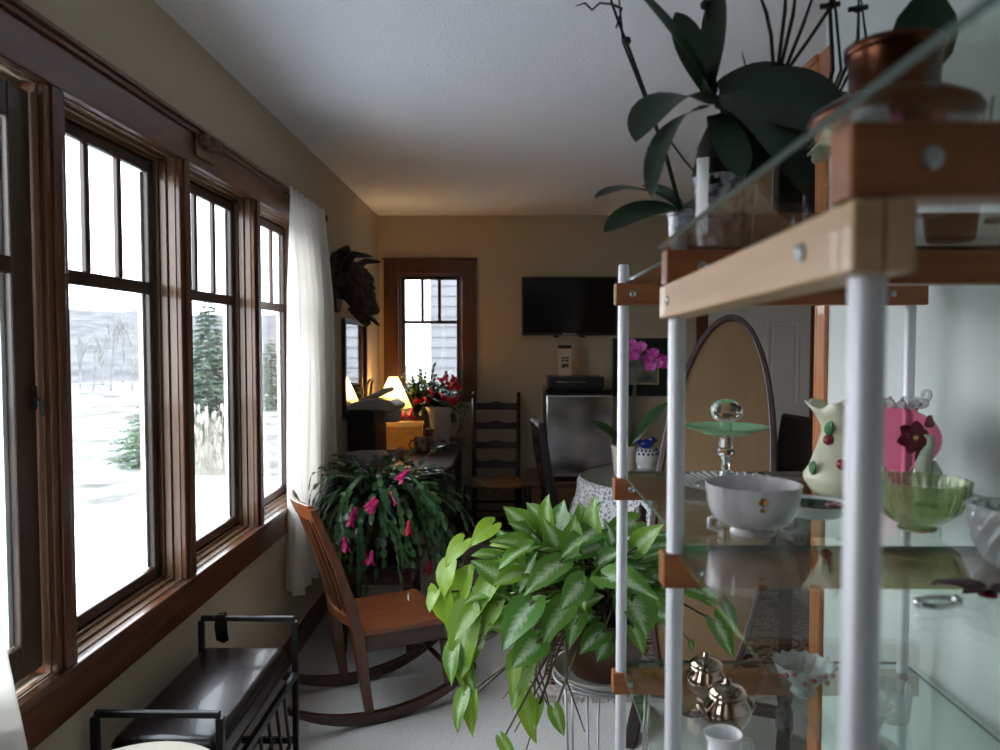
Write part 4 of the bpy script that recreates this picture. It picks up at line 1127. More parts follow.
M_arrow = leaf_mat('arrowhead leaves', (.095, .24, .036), (.56, .69, .47), trans=.38, rough=.34, mid_w=.30, tone_c=(.30, .47, .03))
rg = random.Random(5)
lv = MB(); stm = MB()
P0 = Vector((PX, PY, PZ))


def aleaf(base, d, n, L, W=None, tone=0.0, bend=.5, root=None, fold=.28):
    b = Vector(base) - P0; d = Vector(d).normalized()
    lv.leaf(b, d, n, L, (W or L * .78), bend, fold, 'arrow', tone, .025)
    r = Vector(root) - P0 if root is not None else Vector((rg.uniform(-.06, .06), rg.uniform(-.06, .06), .14))
    mid = (r + b) / 2 + Vector((0, 0, .05))
    stm.tube([r, r * .7 + mid * .3 + Vector((0, 0, .03)), mid, b * .75 + mid * .25, b], [.0036, .0034, .003, .0026, .002], 5)
# (base pixel, tip pixel, distance, length scale, tone)  named leaves of the front of the bush
def pl_(bx, by, tx, ty, Yb, Yt, tone=0.0, n=(-.35, -.75, .55), wid=.78, bend=.4, root=None, fold=.28):
    b = at(bx, by, Yb); t = at(tx, ty, Yt); b = b + (t - b) * .14; L = (t - b).length
    L *= .93
    aleaf(b, t - b, n, L, L * wid, tone, bend, root, fold)
pl_(556, 540, 563, 496, 1.95, 1.97, .0, (-.6, -.8, .1), .95, .2)
pl_(590, 545, 578, 498, 1.95, 2.0, .35, (-.2, -.8, .5), .85, .3)
pl_(605, 545, 560, 558, 1.85, 1.78, .0, (-.2, -.7, .7), .6, .3)
pl_(600, 528, 556, 556, 1.84, 1.76, .0, (-.3, -.6, .75), .65, .3)
pl_(640, 520, 592, 540, 1.95, 1.9, .15, (0, -.7, .7), .6, .4)
pl_(600, 575, 660, 590, 1.62, 1.50, .05, (.1, -.65, .75), .62, .45)
pl_(630, 598, 650, 634, 1.60, 1.48, .05, (.25, -.85, .45), .95, .3)
pl_(606, 640, 598, 662, 1.75, 1.70, .05, (.1, -.9, .3), 1.1, .3)
pl_(535, 600, 497, 650, 1.72, 1.62, 0, (-.5, -.8, .4), .75, .4)
pl_(540, 640, 510, 668, 1.70, 1.64, .05, (-.2, -.8, .5), 1.0, .4)
pl_(520, 560, 545, 515, 1.92, 1.95, .2, (-.6, -.7, .3), .6, .2)
pl_(500, 585, 525, 530, 1.92, 1.96, .3, (-.7, -.6, .2), .5, .2)
pl_(490, 600, 498, 545, 1.9, 1.94, .25, (-.8, -.6, .1), .42, .2)
pl_(518, 590, 538, 545, 1.82, 1.86, .0, (-.7, -.7, .2), .5, .2)
pl_(585, 580, 560, 610, 1.72, 1.64, 0, (.0, -.85, .5), .8, .4)
pl_(565, 560, 520, 590, 1.78, 1.68, .1, (-.3, -.7, .65), .62, .5)
pl_(505, 565, 462, 620, 1.86, 1.78, .55, (-.6, -.65, .45), .6, .4)
pl_(620, 560, 645, 545, 1.85, 1.95, .1, (.2, -.8, .6), .8, .2)
# shoot on the left edge, window backlight put into its yellow leaf tone
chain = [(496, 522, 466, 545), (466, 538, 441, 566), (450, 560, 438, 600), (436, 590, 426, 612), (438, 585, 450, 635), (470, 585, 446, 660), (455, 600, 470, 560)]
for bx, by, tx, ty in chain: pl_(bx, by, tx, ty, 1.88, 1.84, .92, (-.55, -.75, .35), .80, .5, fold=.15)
for bx, by, tx, ty in [(470, 605, 452, 700), (482, 600, 448, 640), (500, 600, 476, 640), (462, 640, 470, 700), (455, 640, 446, 690), (480, 640, 455, 680), (465, 690, 452, 735), (472, 690, 468, 742), (530, 660, 505, 715), (525, 690, 532, 750), (518, 650, 508, 700), (540, 700, 530, 735)]:
    pl_(bx, by, tx, ty, 1.82, 1.76, rg.uniform(.25, .85), (-.5, -.75, .4), .55, .5)
pl_(553, 705, 565, 740, 1.70, 1.68, .3, (-.1, -.9, .2), .62, .3)
pl_(500, 735, 520, 770, 1.74, 1.70, .5, (-.3, -.9, .2), .5, .3)
# shoot reaching past the shelf on the right
root_r = P0 + Vector((.07, 0, .14))
pl_(695, 590, 718, 608, 1.80, 1.78, .05, (.2, -.8, .5), .7, .3, root_r)
pl_(712, 615, 738, 662, 1.78, 1.74, .05, (.2, -.85, .4), .6, .3, root_r)
pl_(722, 600, 742, 640, 1.84, 1.84, .0, (.5, -.8, .2), .45, .3, root_r)
pl_(690, 640, 694, 655, 1.8, 1.8, .3, (.2, -.9, .2), .6, .3, root_r)
# the rest of the bush fills in behind and between
for k in range(150):
    a = rg.uniform(0, 2 * PI); el = rg.uniform(-.1, 1.3); rr = rg.uniform(.12, .27)
    o_ = Vector((math.cos(a) * math.cos(el) * 1.1 - .08, math.sin(a) * math.cos(el) * .75, math.sin(el) * .95))
    b = P0 + Vector((-.03, .0, .14)) + o_ * rr
    if b.y < 1.60: b.y = 1.60 + rg.random() * .05
    d = (o_ * .8 + Vector((rg.uniform(-.5, .5), rg.uniform(-.5, .3), rg.uniform(-.7, .25)))).normalized()
    n = (Vector((o_.x * .3 - .25, -.55, .75)) + Vector((rg.uniform(-.4, .4), rg.uniform(-.3, .3), 0))).normalized()
    L = rg.uniform(.055, .095)
    if b.z < PZ + .15 and b.x > PX - .14 and b.y < PY: continue
    if b.y + d.y * L < 1.585 and b.x > .15: d.y = abs(d.y)
    aleaf(b, d, n, L, L * rg.uniform(.6, .85), max(0, rg.gauss(.12, .2) + (.25 if b.x < .05 else 0)), rg.uniform(.2, .7))  # leaves on the window side toned brighter, light put into their colour
obj('leaves', lv, M_arrow, ap, smooth=True)
# wiry runners and dry stems hanging round the pot
for k in range(10):
    a = rg.uniform(PI * .8, PI * 1.45); r = .12
    p0 = Vector((.08 * math.cos(a), .08 * math.sin(a), .145)); p1 = Vector((r * 1.1 * math.cos(a), r * 1.1 * math.sin(a), .16))
    p2 = Vector((r * 1.5 * math.cos(a) + rg.uniform(-.05, .05), r * 1.4 * math.sin(a), .02)); p3 = p2 + Vector((rg.uniform(-.10, .06), rg.uniform(-.03, .03), -rg.uniform(.08, .2)))
    stm.tube([p0, p1, p2, p3], [.003, .003, .0025, .0015], 5)
obj('stems', stm, mat('brown green stems', (.10, .085, .04), rough=.6, var=.4, vscale=10), ap, smooth=True)
# ================================================================== display shelf
SL, SR = .215, .785; SY = (.466, .99, 1.54)
ZT, ZM, ZB = 1.575, 1.185, .788
hb, tb = .022, .0155
dsf = thing('display_shelf', 'tall open display shelf of silver posts, oak rails and clear glass in the right foreground', 'shelf', (0, 0, 0))
for i, y in enumerate(SY):
    for x in (SL, SR):
        fx = .012 if y > 1.2 else 0; ht = 1.634 if y > 1.2 else 1.618
        p = MB().lathe([(0, 0), (.011, 0), (.011, ht - .005), (.009, ht), (0, ht)], 20, (x + fx, y, 0))
        obj('post', p, M_post, dsf, smooth=True, auto=40)
for z in (ZT, ZM, ZB):
    for y in SY:
        dz = .011 if y < .5 else 0
        b_ = obj('cross_rail', MB().box(.209 if y > 1.2 else .197, .825 if y > 1.2 else .815, y - tb, y + tb, z - hb + dz, z + hb + dz), M_shelfw_shaded, dsf, bevel=.0025)
        for x in (SL + .028, SR - .03):
            bt = MB().lathe([(0, 0), (.0065, 0), (.0065, .002), (.0045, .003), (.003, .0015), (0, .0015)], 16)
            bt.xform(Matrix.Translation((x, y - tb, z + dz)) @ Matrix.Rotation(PI / 2, 4, 'X'))
            obj('bolt', bt, M_bolt, b_, smooth=True, auto=40)
for x0 in (.196, .768):
    sm_ = (MB().box(x0, x0 + .0185, SY[0] - .022, SY[1] + .020, ZT - hb - .043, ZT - hb - .001).box(x0 + .0195, x0 + .037, SY[0] - .022, SY[1] + .020, ZT - hb - .043, ZT - hb - .001))
    for i_, (vx, vy, vz) in enumerate(sm_.v): sm_.v[i_] = (vx, vy, vz + (.010 if vy < .7 else 0))
    s_ = obj('side_rail', sm_, M_shelfwy_lit, dsf, bevel=.002)
    if x0 < .5:
        for y in (SY[0] + .055, SY[1] - .03):
            bt = MB().lathe([(0, 0), (.0065, 0), (.0065, .002), (.0045, .003), (.003, .0015), (0, .0015)], 16)
            bt.xform(Matrix.Translation((x0, y, ZT - hb - .022 + .010 * (.99 - y) / .524)) @ Matrix.Rotation(-PI / 2, 4, 'Y'))
            obj('bolt', bt, M_bolt, s_, smooth=True, auto=40)
GT = .006
for z in (ZT, ZM, ZB):
    zz = z + hb + .0005
    for y0, y1 in ((.285, .993), (.997, 1.575)):
        x0 = .230 if y0 > .9 else (.190 if z == ZT else .212)
        gm = MB().box(x0, .818, y0, y1, zz, zz + GT)
        for i_, (vx, vy, vz) in enumerate(gm.v): gm.v[i_] = (vx, vy, vz + (.015 if vy < .5 and z == ZT else 0))
        g = obj('glass_shelf', gm, [M_shelfglass, M_glassedge], dsf)
        for pg in g.data.polygons:
            if abs(pg.normal.z) < .5 and (z == ZT or y0 > .9 or abs(pg.normal.y) > .5): pg.material_index = 1
TOP, MID, BOT = [z + hb + GT + .001 for z in (ZT, ZM, ZB)]

# ------------------------------------------------------------------ on the top shelf: orchids, tray, copper jar
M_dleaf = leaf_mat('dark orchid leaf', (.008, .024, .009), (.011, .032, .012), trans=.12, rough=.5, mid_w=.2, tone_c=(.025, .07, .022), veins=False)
M_root = mat('bark and roots seen through clear plastic', (.02, .014, .018), rough=.2, col2=(.62, .60, .66), vscale=75, coat=.5)
ox, oy = .314, 1.135
bo = thing('large_orchid', 'large dark-leaved orchid without flowers in a clear pot of bark on the top shelf', 'potted plant', (ox, oy, TOP))
OZ = TOP
obj('pot', MB().shell([(.034, 0), (.038, .004), (.045, .11), (.047, .115)], .003, 36), M_root, bo, smooth=True, auto=40)
obj('root_ball', MB().lathe([(0, .10), (.043, .10), (.045, .125), (.040, .16), (.025, .19), (0, .20)], 28, wob=lambda i, r, z, a: (r * (1 + .08 * math.sin(a * 5 + z * 60)), z)), mat('dark bark roots', (.018, .012, .010), rough=.8, var=.5, vscale=40, bump=.8), bo, smooth=True)
obj('plant_tag', MB().box(-.0085, .0085, -.0006, .0006, 0, .105), M_white, bo, loc=(-.042, -.036, .030)).rotation_euler = (.06, .03, -.6)
O0_ = Vector((ox, oy, OZ))
mb = MB()
def oleaf(mb, O, bx, by, tx, ty, Yb, Yt, W, bend, n=(0, -.5, .85), tone=0.0, kind='strap', fold=.2):
    b = at(bx, by, Yb) - O; t = at(tx, ty, Yt) - O; d = t - b; L = d.length
    # aim so that the bent leaf still ends at the tip
    nn = Vector(n); sd = nn.cross(d).normalized(); up = sd.cross(d.normalized()) * -1
    if up.dot(nn) < 0: up = -up
    th = bend / 2
    d2 = (d.normalized() * math.cos(th) + up * math.sin(th)).normalized()
    k = (bend / 2) / math.sin(bend / 2) if abs(bend) > .01 else 1
    mb.leaf(b, d2, up, L * k, W, bend, fold, kind, tone, .008)
oleaf(mb, O0_, 714, 98, 622, -22, 1.13, 1.08, .055, .35, (.5, -.6, .6), .3)          # up left
oleaf(mb, O0_, 712, 96, 676, 12, 1.13, 1.16, .045, .1, (-.3, -.9, .2), .15)
oleaf(mb, O0_, 708, 98, 718, -20, 1.12, 1.13, .050, -.2, (-.8, -.5, .2), .1)
oleaf(mb, O0_, 712, 105, 636, 142, 1.12, 1.06, .088, 1.7, (-.1, -.35, .9), .1)       # arching left and down
oleaf(mb, O0_, 706, 108, 652, 200, 1.10, 1.00, .042, 1.3, (-.5, -.3, .8), .1)
oleaf(mb, O0_, 728, 108, 790, 222, 1.13, 1.04, .085, .7, (.1, -.8, .6), .05)        # big leaf hanging to the front
oleaf(mb, O0_, 718, 98, 848, 125, 1.14, 1.10, .13, .8, (.0, -.85, .5), .0)         # big leaves to the right
oleaf(mb, O0_, 722, 95, 815, 200, 1.12, 1.04, .115, .9, (.1, -.65, .75), .0)
oleaf(mb, O0_, 720, 92, 815, 88, 1.16, 1.22, .085, .6, (.0, -.85, .5), .05)
oleaf(mb, O0_, 714, 115, 742, 178, 1.10, 1.02, .05, .5, (-.1, -.8, .5), .3)
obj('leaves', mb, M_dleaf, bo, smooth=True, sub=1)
M_dstem = mat('dark flower stem', (.014, .016, .009), rough=.6)
M_clip = mat('black clip', (.01, .01, .01), rough=.5)
PL_ = []
def spike(O, pts, r=.0028):
    pl_o = {id(O0_): bo}.get(id(O)) or PL_[-1]
    obj('flower_spike', MB().tube([at(x, y, Y) - O for x, y, Y in pts], [r] * (len(pts) - 1) + [r * .5], 6), M_dstem, pl_o, smooth=True)
spike(O0_, [(700, 178, 1.13), (684, 160, 1.16), (668, 138, 1.18), (658, 150, 1.18)], .0016)
spike(O0_, [(752, 92, 1.14), (742, 52, 1.14)], .0020)
spike(O0_, [(774, 75, 1.15), (771, 35, 1.15), (766, 12, 1.15), (757, -12, 1.15)])
spike(O0_, [(777, 75, 1.15), (785, 10, 1.15), (786, -20, 1.15)])
spike(O0_, [(779, 75, 1.16), (793, 15, 1.16), (797, -20, 1.16)])
spike(O0_, [(783, 75, 1.16), (803, 25, 1.16), (817, -15, 1.16)])
spike(O0_, [(786, 72, 1.15), (812, 35, 1.15), (832, 5, 1.15), (834, -15, 1.15)])
sp_ = MB(); sp_.ball(tuple(at(705, 5, 1.14) - O0_), .007, 10, 8)
sp_.tube([at(712, 40, 1.14) - O0_, at(705, 5, 1.14) - O0_, at(704, -15, 1.14) - O0_], .002, 6)
obj('bud_clip', sp_, M_clip, bo, smooth=True)

o2 = Vector((.452, 1.15, TOP))
so = thing('dark_pot_orchid', 'orchid in a dark pot with tall bare spikes, right of the large orchid', 'potted plant', o2)
obj('pot', MB().shell([(.028, 0), (.033, .004), (.041, .085), (.044, .087), (.044, .097)], .003, 32), mat('black green pot', (.012, .016, .014), rough=.3, coat=.3), so, smooth=True, auto=40)
obj('soil', MB().lathe([(0, .084), (.038, .084), (.038, .078), (0, .078)], 20), M_soil, so)
mb = MB()
oleaf(mb, o2, 806, 150, 838, 120, 1.15, 1.10, .07, .8, (.1, -.4, .9), 0)
oleaf(mb, o2, 800, 152, 748, 128, 1.15, 1.18, .07, .8, (-.1, -.4, .9), 0)
oleaf(mb, o2, 806, 150, 842, 92, 1.16, 1.28, .06, .5, (.1, -.4, .9), 0)
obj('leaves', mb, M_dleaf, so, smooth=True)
PL_.append(so)
spike(o2, [(806, 150, 1.15), (833, 70, 1.15), (830, 10, 1.15), (831, -15, 1.15)])
spike(o2, [(808, 150, 1.16), (841, 70, 1.16), (836, 15, 1.16), (833, -12, 1.16)], .0022)
spike(o2, [(812, 150, 1.17), (858, 38, 1.17), (859, -12, 1.17)])
spike(o2, [(812, 150, 1.18), (866, 38, 1.18), (861, -2, 1.18)], .0022)
for k, (x, y, Y) in enumerate(((830, 6, 1.15), (858, 9, 1.17))):
    c_ = at(x, y, Y) - o2; cp = MB().ball(tuple(c_), .0072, 10, 8, (1, 1, .8)); cp.tube([c_ + Vector((-.014, 0, -.001)), c_ + Vector((.014, 0, .003))], .004, 6)
    obj('stem_clip', cp, M_clip, so, smooth=True)

o3 = Vector((at(682, 250, 1.33).x, 1.33, TOP))
lo_ = thing('small_orchid', 'small low-leaved orchid in a blue and white pot, far end of the top shelf', 'potted plant', o3)
obj('pot', MB().shell([(.020, 0), (.022, .003), (.024, .09), (.026, .092), (.026, .100)], .003, 28), mat('blue and white glaze', (.02, .03, .06), rough=.2, col2=(.70, .74, .80), vscale=48, coat=.4), lo_, smooth=True, auto=40)
obj('soil', MB().lathe([(0, .092), (.021, .092), (.021, .086), (0, .086)], 16), M_soil, lo_)
mb = MB()
oleaf(mb, o3, 681, 212, 595, 198, 1.33, 1.24, .052, 1.1, (0, -.35, .95), .2)
oleaf(mb, o3, 680, 212, 604, 232, 1.32, 1.20, .052, .9, (-.1, -.75, .65), .25)
oleaf(mb, o3, 682, 210, 640, 185, 1.34, 1.40, .045, .7, (0, -.4, .9), .1)
oleaf(mb, o3, 684, 212, 730, 206, 1.33, 1.42, .045, .8, (0, -.4, .9), .1)
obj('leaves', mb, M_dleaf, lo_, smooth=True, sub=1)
PL_.append(lo_)
spike(o3, [(680, 212, 1.33), (664, 150, 1.33), (640, 85, 1.33), (623, 42, 1.33), (618, -12, 1.33)], .0024)
spike(o3, [(682, 212, 1.33), (668, 160, 1.33), (645, 92, 1.33), (628, 46, 1.33), (620, 26, 1.33), (612, 4, 1.33), (608, -12, 1.33)], .0024)
spike(o3, [(620, 8, 1.33), (610, 4, 1.33), (600, 3, 1.33), (592, 10, 1.33), (585, 3, 1.33), (576, 6, 1.33)], .0018)
spike(o3, [(616, 28, 1.33), (622, 8, 1.33), (614, 4, 1.33)], .0018)
obj('stem_clip', MB().ball(tuple(at(627, 41, 1.325) - o3), .0072, 10, 8), M_clip, lo_, smooth=True)

# broad leaf rising behind the copper jar
o4p = Vector((.555, .98, TOP + .0015))
bl = thing('leafy_plant', 'single broad dark leaf on a small plant behind the copper jar', 'potted plant', o4p)
obj('pot', MB().shell([(.024, 0), (.028, .004), (.036, .07)], .003, 28), mat('dark brown pot', (.03, .018, .012), rough=.4), bl, smooth=True, auto=40)
obj('soil', MB().lathe([(0, .062), (.031, .062), (.031, .056), (0, .056)], 16), M_soil, bl)
mb = MB(); t_ = at(928, -8, .98) - o4p; b_ = at(918, 82, .98) - o4p
mb.leaf(b_, t_ - b_, (-.35, -.9, .2), (t_ - b_).length, .075, -.25, .2, 'oval', 0, .01)
obj('leaf', mb, M_dleaf, bl, smooth=True)
obj('stalk', MB().tube([(0, 0, .06), (b_.x * .5, b_.y, b_.z * .7), b_], [.004, .0035, .003], 8), M_dstem, bl, smooth=True)

M_copper = mat('dull copper', (.11, .042, .022), rough=.28, metal=1, var=.35, vscale=18)
cj = thing('copper_jar', 'squat dark copper jar with a wide neck at the front of the top shelf', 'jar', (.392, .80, TOP + .0062))
obj('body', MB().shell([(.052, 0), (.058, .004), (.060, .05), (.066, .078), (.079, .092), (.082, .098), (.078, .106), (.060, .116), (.0445, .121), (.0425, .132), (.0435, .155), (.045, .168), (.0465, .170)], .0025, 48), M_copper, cj, smooth=True, auto=60)
obj('rim_band', MB().lathe([(.0435, .161), (.0475, .163), (.0478, .171), (.0435, .172), (.0435, .161)], 48), M_copper, cj, smooth=True)
cr_ = thing('crystal_goblet', 'cut clear crystal goblet at the right end of the top shelf', 'glass', (.515, .80, TOP))
fac = lambda i, r, z, a: (r * (1 + .05 * (1 if int(a / (2 * PI) * 24 + .5) % 2 else -1)), z)
obj('bowl', MB().shell([(.004, .050), (.018, .055), (.026, .075), (.028, .105), (.026, .125)], .002, 24, wob=fac), M_crystal, cr_)
obj('stem', MB().lathe([(0, 0), (.024, 0), (.024, .003), (.006, .008), (.0045, .02), (.007, .03), (.0045, .042), (.004, .0495), (0, .0495)], 20), M_crystal, cr_, smooth=True)
# ------------------------------------------------------------------ on the middle shelf
M_green = mat('clear green glass', (.52, 1.0, .55), rough=.1, trans=.4, ior=1.3)
M_green2 = mat('olive green glass', (.74, .86, .52), rough=.08, trans=.85, ior=1.35)
M_pearl = mat('pearl lustre china', (.62, .58, .60), rough=.16, coat=.5)
M_cream = mat('cream satin glass', (.80, .78, .58), rough=.35, coat=.2)
M_cher = mat('cherry red glass', (.28, .008, .015), rough=.15, coat=.5)
M_leafg = mat('green glass leaf', (.02, .16, .03), rough=.2, coat=.4)
M_ruby = mat('ruby glass', (.93, .42, .56), rough=.03, trans=.92, ior=1.12)
M_rubyd = mat('deep ruby enamel', (.16, .008, .02), rough=.25)
M_cut = mat('cut crystal', (.90, .91, .92), rough=.06, trans=.86, ior=1.5)
M_frostc = mat('frosted cut crystal', (.80, .81, .82), rough=.15, trans=.55, ior=1.45)

lb = thing('lustre_bowl', 'pearly white footed china bowl with a gold spot at the front of the middle shelf', 'bowl', (.338, 1.062, MID), .0)
obj('bowl', MB().shell([(.030, 0), (.031, .004), (.027, .009), (.030, .011), (.040, .0135), (.048, .018), (.054, .024), (.059, .033), (.062, .046), (.0635, .058), (.0645, .069)], .0028, 56), M_pearl, lb, smooth=True, auto=55)
M_goldl = mat('bright copper gilding', (.75, .38, .16), rough=.15, metal=1)
sp_ = MB()
for z, s in ((.056, .0070), (.045, .0042)):
    rr = {.056: .0630, .045: .0615}[z]; sp_.ball((-.006, -rr, z), s, 12, 8, (1, .30, .8))
obj('gold_motif', sp_, M_goldl, lb, smooth=True)
obj('gold_rim', MB().lathe([(.0628, .0685), (.0650, .0685), (.0650, .0702), (.0628, .0702), (.0628, .0685)], 56), M_pearl, lb, smooth=True)
for sg in (-1, 1):
    obj('handle', MB().tube([(sg * .050, 0, .022), (sg * .060, 0, .020), (sg * .060, 0, .008), (sg * .050, 0, .004), (sg * .040, 0, .008)], [.003, .0034, .0034, .003, .002], 8), M_pearl, lb, smooth=True)

pl = thing('crystal_platter', 'round cut-crystal platter under the green compote on the middle shelf', 'platter', (.400, 1.385, MID))
obj('plate', MB().shell([(.060, 0), (.070, .003), (.092, .011), (.098, .016)], .004, 72, wob=lambda i, r, z, a: (r * (1 + .018 * math.cos(24 * a)), z + (.0022 * math.cos(24 * a) if i in (2, 3, 4) else 0))), M_frostc, pl)
rb_ = MB()
for k in range(36):
    a = 2 * PI * k / 36; rb_.tube([(.064 * math.cos(a), .064 * math.sin(a), .0065), (.091 * math.cos(a + .12), .091 * math.sin(a + .12), .0155)], .0018, 5)
obj('cut_ribs', rb_, M_white, pl)
gc = thing('green_compote', 'clear green glass plate on a crystal stem with a crystal ball on top', 'compote', (.392, 1.39, MID + .0047))
obj('stem', MB().lathe([(0, 0), (.026, 0), (.024, .004), (.012, .016), (.008, .028), (.0075, .042), (.013, .056), (.018, .062), (.013, .068), (.011, .086), (.015, .090), (.011, .094), (.0, .094)], 10), M_crystal, gc)
obj('plate', MB().shell([(.0, .0955), (.045, .0965), (.050, .103), (.072, .1055), (.077, .109)], .003, 56), M_green, gc, smooth=True, auto=50)
bb = MB(); o_ = len(bb.v)
bb.ball((0, 0, .137), .026, 12, 8, (1.18, 1.18, .82)); bb.lathe([(0, .0995), (.012, .0995), (.011, .116), (0, .116)], 10)
obj('crystal_ball', bb, M_crystal, gc)

vz = thing('cream_vase', 'cream glass vase with a flared rim and red cherries behind the front post', 'vase', (.577, 1.335, MID))
def ruf(i, r, z, a):
    k_ = max(0, (z - .128) / .03); return (r * (1 + .12 * min(1, k_) * math.cos(6 * a)), z + .006 * min(1, k_) * math.cos(6 * a + .5))
obj('body', MB().shell([(.040, 0), (.050, .008), (.061, .026), (.062, .034), (.052, .05), (.040, .085), (.033, .108), (.034, .120), (.044, .140), (.058, .158)], .003, 60, wob=ruf), M_cream, vz, smooth=True)
for k, (a, z, r) in enumerate(((-2.55, .098, .037), (-1.95, .060, .050), (-.9, .075, .045), (.5, .06, .05))):
    obj('cherry', MB().ball((r * math.cos(a), r * math.sin(a), z), .0095, 14, 10), M_cher, vz, smooth=True)
for a, z, r in ((-2.85, .050, .058), (-2.6, .118, .036), (-1.3, .085, .044)):
    lf = MB(); c, s = math.cos(a), math.sin(a); lf.leaf((r * c, r * s, z - .012), (c * .2 - s * .25, s * .2 + c * .25, .9), (c, s, .1), .026, .018, .3, .1, 'oval'); lf.a = {}
    lo2 = obj('glass_leaf', lf, M_leafg, vz, smooth=True); md = lo2.modifiers.new('leaf thickness', 'SOLIDIFY'); md.thickness = .002

rg_ = thing('ruby_globe', 'ruby red glass globe vase with a clear ruffled rim and a dark flower', 'vase', (.722, 1.425, MID))
obj('globe', MB().shell([(.022, 0), (.024, .004), (.020, .012), (.022, .018), *[(.071 * math.sin(t * PI), .088 - .058 * math.cos(t * PI) * (1 if t < .5 else .95)) for t in [.12 + .74 * k / 15 for k in range(16)]], (.031, .146)], .0025, 56), M_ruby, rg_, smooth=True)
rf = MB(); pts = []
for q in range(97):
    a = 2 * PI * q / 96; r = .036 + .010 * math.cos(9 * a); pts.append((r * math.cos(a), r * math.sin(a), .154 + .007 * math.sin(9 * a)))
rf.tube(pts, .0032, 8, False)
rf.tube([(.030 * math.cos(2 * PI * q / 40), .030 * math.sin(2 * PI * q / 40), .1488) for q in range(41)], .0026, 8, False)
obj('ruffled_rim', rf, M_cut, rg_, smooth=True)
obj('rim_curl', MB().tube([(.030, -.01, .150), (.046, -.012, .158), (.052, -.012, .170), (.044, -.012, .180), (.034, -.012, .174), (.036, -.012, .164)], .0045, 10), M_cut, rg_, smooth=True, sub=1)
fl = MB(); c0 = Vector((-.010, -.0725, .098))
for k in range(6):
    a = 2 * PI * k / 6 + .3; dd = Vector((math.cos(a), -.12, math.sin(a))); fl.leaf(c0, dd, (0, -1, .0), .030, .024, .55, .1, 'oval')
fl.leaf(c0 + Vector((.01, .004, -.02)), (.3, .1, -.9), (0, -1, 0), .045, .018, .9, .1, 'oval'); fl.leaf(c0 + Vector((.02, .003, .02)), (.8, .2, .5), (0, -1, 0), .035, .02, .8, .1, 'oval'); fl.a = {}
fo_ = obj('painted_flower', fl, M_rubyd, rg_, smooth=True); md = fo_.modifiers.new('enamel thickness', 'SOLIDIFY'); md.thickness = .0015
obj('flower_centre', MB().ball(tuple(c0 + Vector((0, -.004, 0))), .005, 10, 8), M_goldl, rg_, smooth=True)

gb = thing('green_glass_bowl', 'olive green ribbed glass bowl in front of the ruby globe', 'bowl', (.578, 1.085, MID))
obj('bowl', MB().shell([(.024, 0), (.026, .003), (.024, .007), (.036, .014), (.055, .030), (.064, .052), (.068, .072)], .004, 96, wob=lambda i, r, z, a: (r * (1 + (.010 * math.cos(24 * a) if 3 <= i <= 9 else 0)), z + (.0008 * math.cos(24 * a) if i in (6, 7) else 0))), M_green2, gb)
M_fig = mat('pale green frosted glass', (.50, .66, .50), rough=.25, trans=.45, ior=1.4, col2=(.66, .70, .55), vscale=30)
fg = thing('glass_figurine', 'slim pale green glass bird figurine standing behind the green bowl', 'figurine', (.672, 1.235, MID + .0005))
obj('bird_body', MB().tube([(0, 0, .002), (.004, 0, .020), (-.004, 0, .045), (-.006, 0, .068), (-.001, 0, .086), (.006, 0, .100), (.004, 0, .112), (-.006, 0, .116)], [.013, .009, .012, .013, .010, .0065, .006, .001], 14), M_fig, fg, smooth=True)
obj('wing', MB().tube([(.006, -.006, .075), (.013, -.008, .055), (.016, -.006, .030), (.018, -.004, .012)], [.004, .007, .006, .001], 10), M_fig, fg, smooth=True)
obj('base', MB().lathe([(0, 0), (.018, 0), (.017, .004), (.010, .007), (0, .007)], 18), M_fig, fg, smooth=True)

rd_ = thing('rose_dish', 'small white china dish with dark glaze and a pink rose, beside the cream vase', 'dish', (.468, 1.175, MID))
obj('dish', MB().shell([(.036, 0), (.042, .004), (.052, .016), (.056, .020)], .003, 48), M_white, rd_, smooth=True, auto=50)
obj('dark_glaze', MB().lathe([(0, .0045), (.038, .0045), (.048, .0165), (.046, .0165), (.037, .0052), (0, .0052)], 48), mat('dark green glaze', (.03, .05, .015), rough=.15, coat=.5), rd_, smooth=True)
rs = MB()
for lay, (n_, L_, an) in enumerate(((3, .008, 1.2), (5, .011, .8), (6, .014, .4))):
    for k in range(n_):
        a = 2 * PI * k / n_ + lay; rs.leaf((.024 + .002 * math.cos(a), -.012 + .002 * math.sin(a), .012), (math.cos(a) * math.cos(an), math.sin(a) * math.cos(an), math.sin(an)), (-math.cos(a) * .6, -math.sin(a) * .6, 1), L_, L_ * .95, -.5, .2, 'oval')
rs.a = {}
obj('rose', rs, mat('pink china rose', (.70, .36, .42), rough=.3), rd_, smooth=True)

cb2 = thing('crystal_bowl', 'deep cut-crystal bowl at the right edge of the middle shelf', 'bowl', (.605, .905, MID))
cutw = lambda i, r, z, a: (r * (1 + .06 * (1 if (int(a / (2 * PI) * 32 + .5) + i) % 2 else -1)), z)
obj('bowl', MB().shell([(.030, 0), (.036, .006), (.044, .018), (.049, .032), (.052, .046), (.054, .060), (.057, .072)], .004, 32, wob=cutw), M_frostc, cb2)
M_silv = mat('polished silver', (.62, .62, .63), rough=.1, metal=1)
sd2 = thing('silver_ring_dish', 'small oval silver ring-shaped holder on the near middle glass', 'dish', (.430, .765, MID), .2)
obj('ring', MB().tube([(.022 * math.cos(2 * PI * q / 32), .012 * math.sin(2 * PI * q / 32), .005) for q in range(33)], .0032, 8, False), M_silv, sd2, smooth=True)
for x in (-.022, .022): obj('bead', MB().ball((x, 0, .0055), .0052, 12, 8), M_silv, sd2, smooth=True)
ml = thing('maroon_leaf_dish', 'dark maroon leaf-shaped dish beside the small silver ring on the middle glass', 'dish', (.502, .80, MID), -.35)
lf = MB()
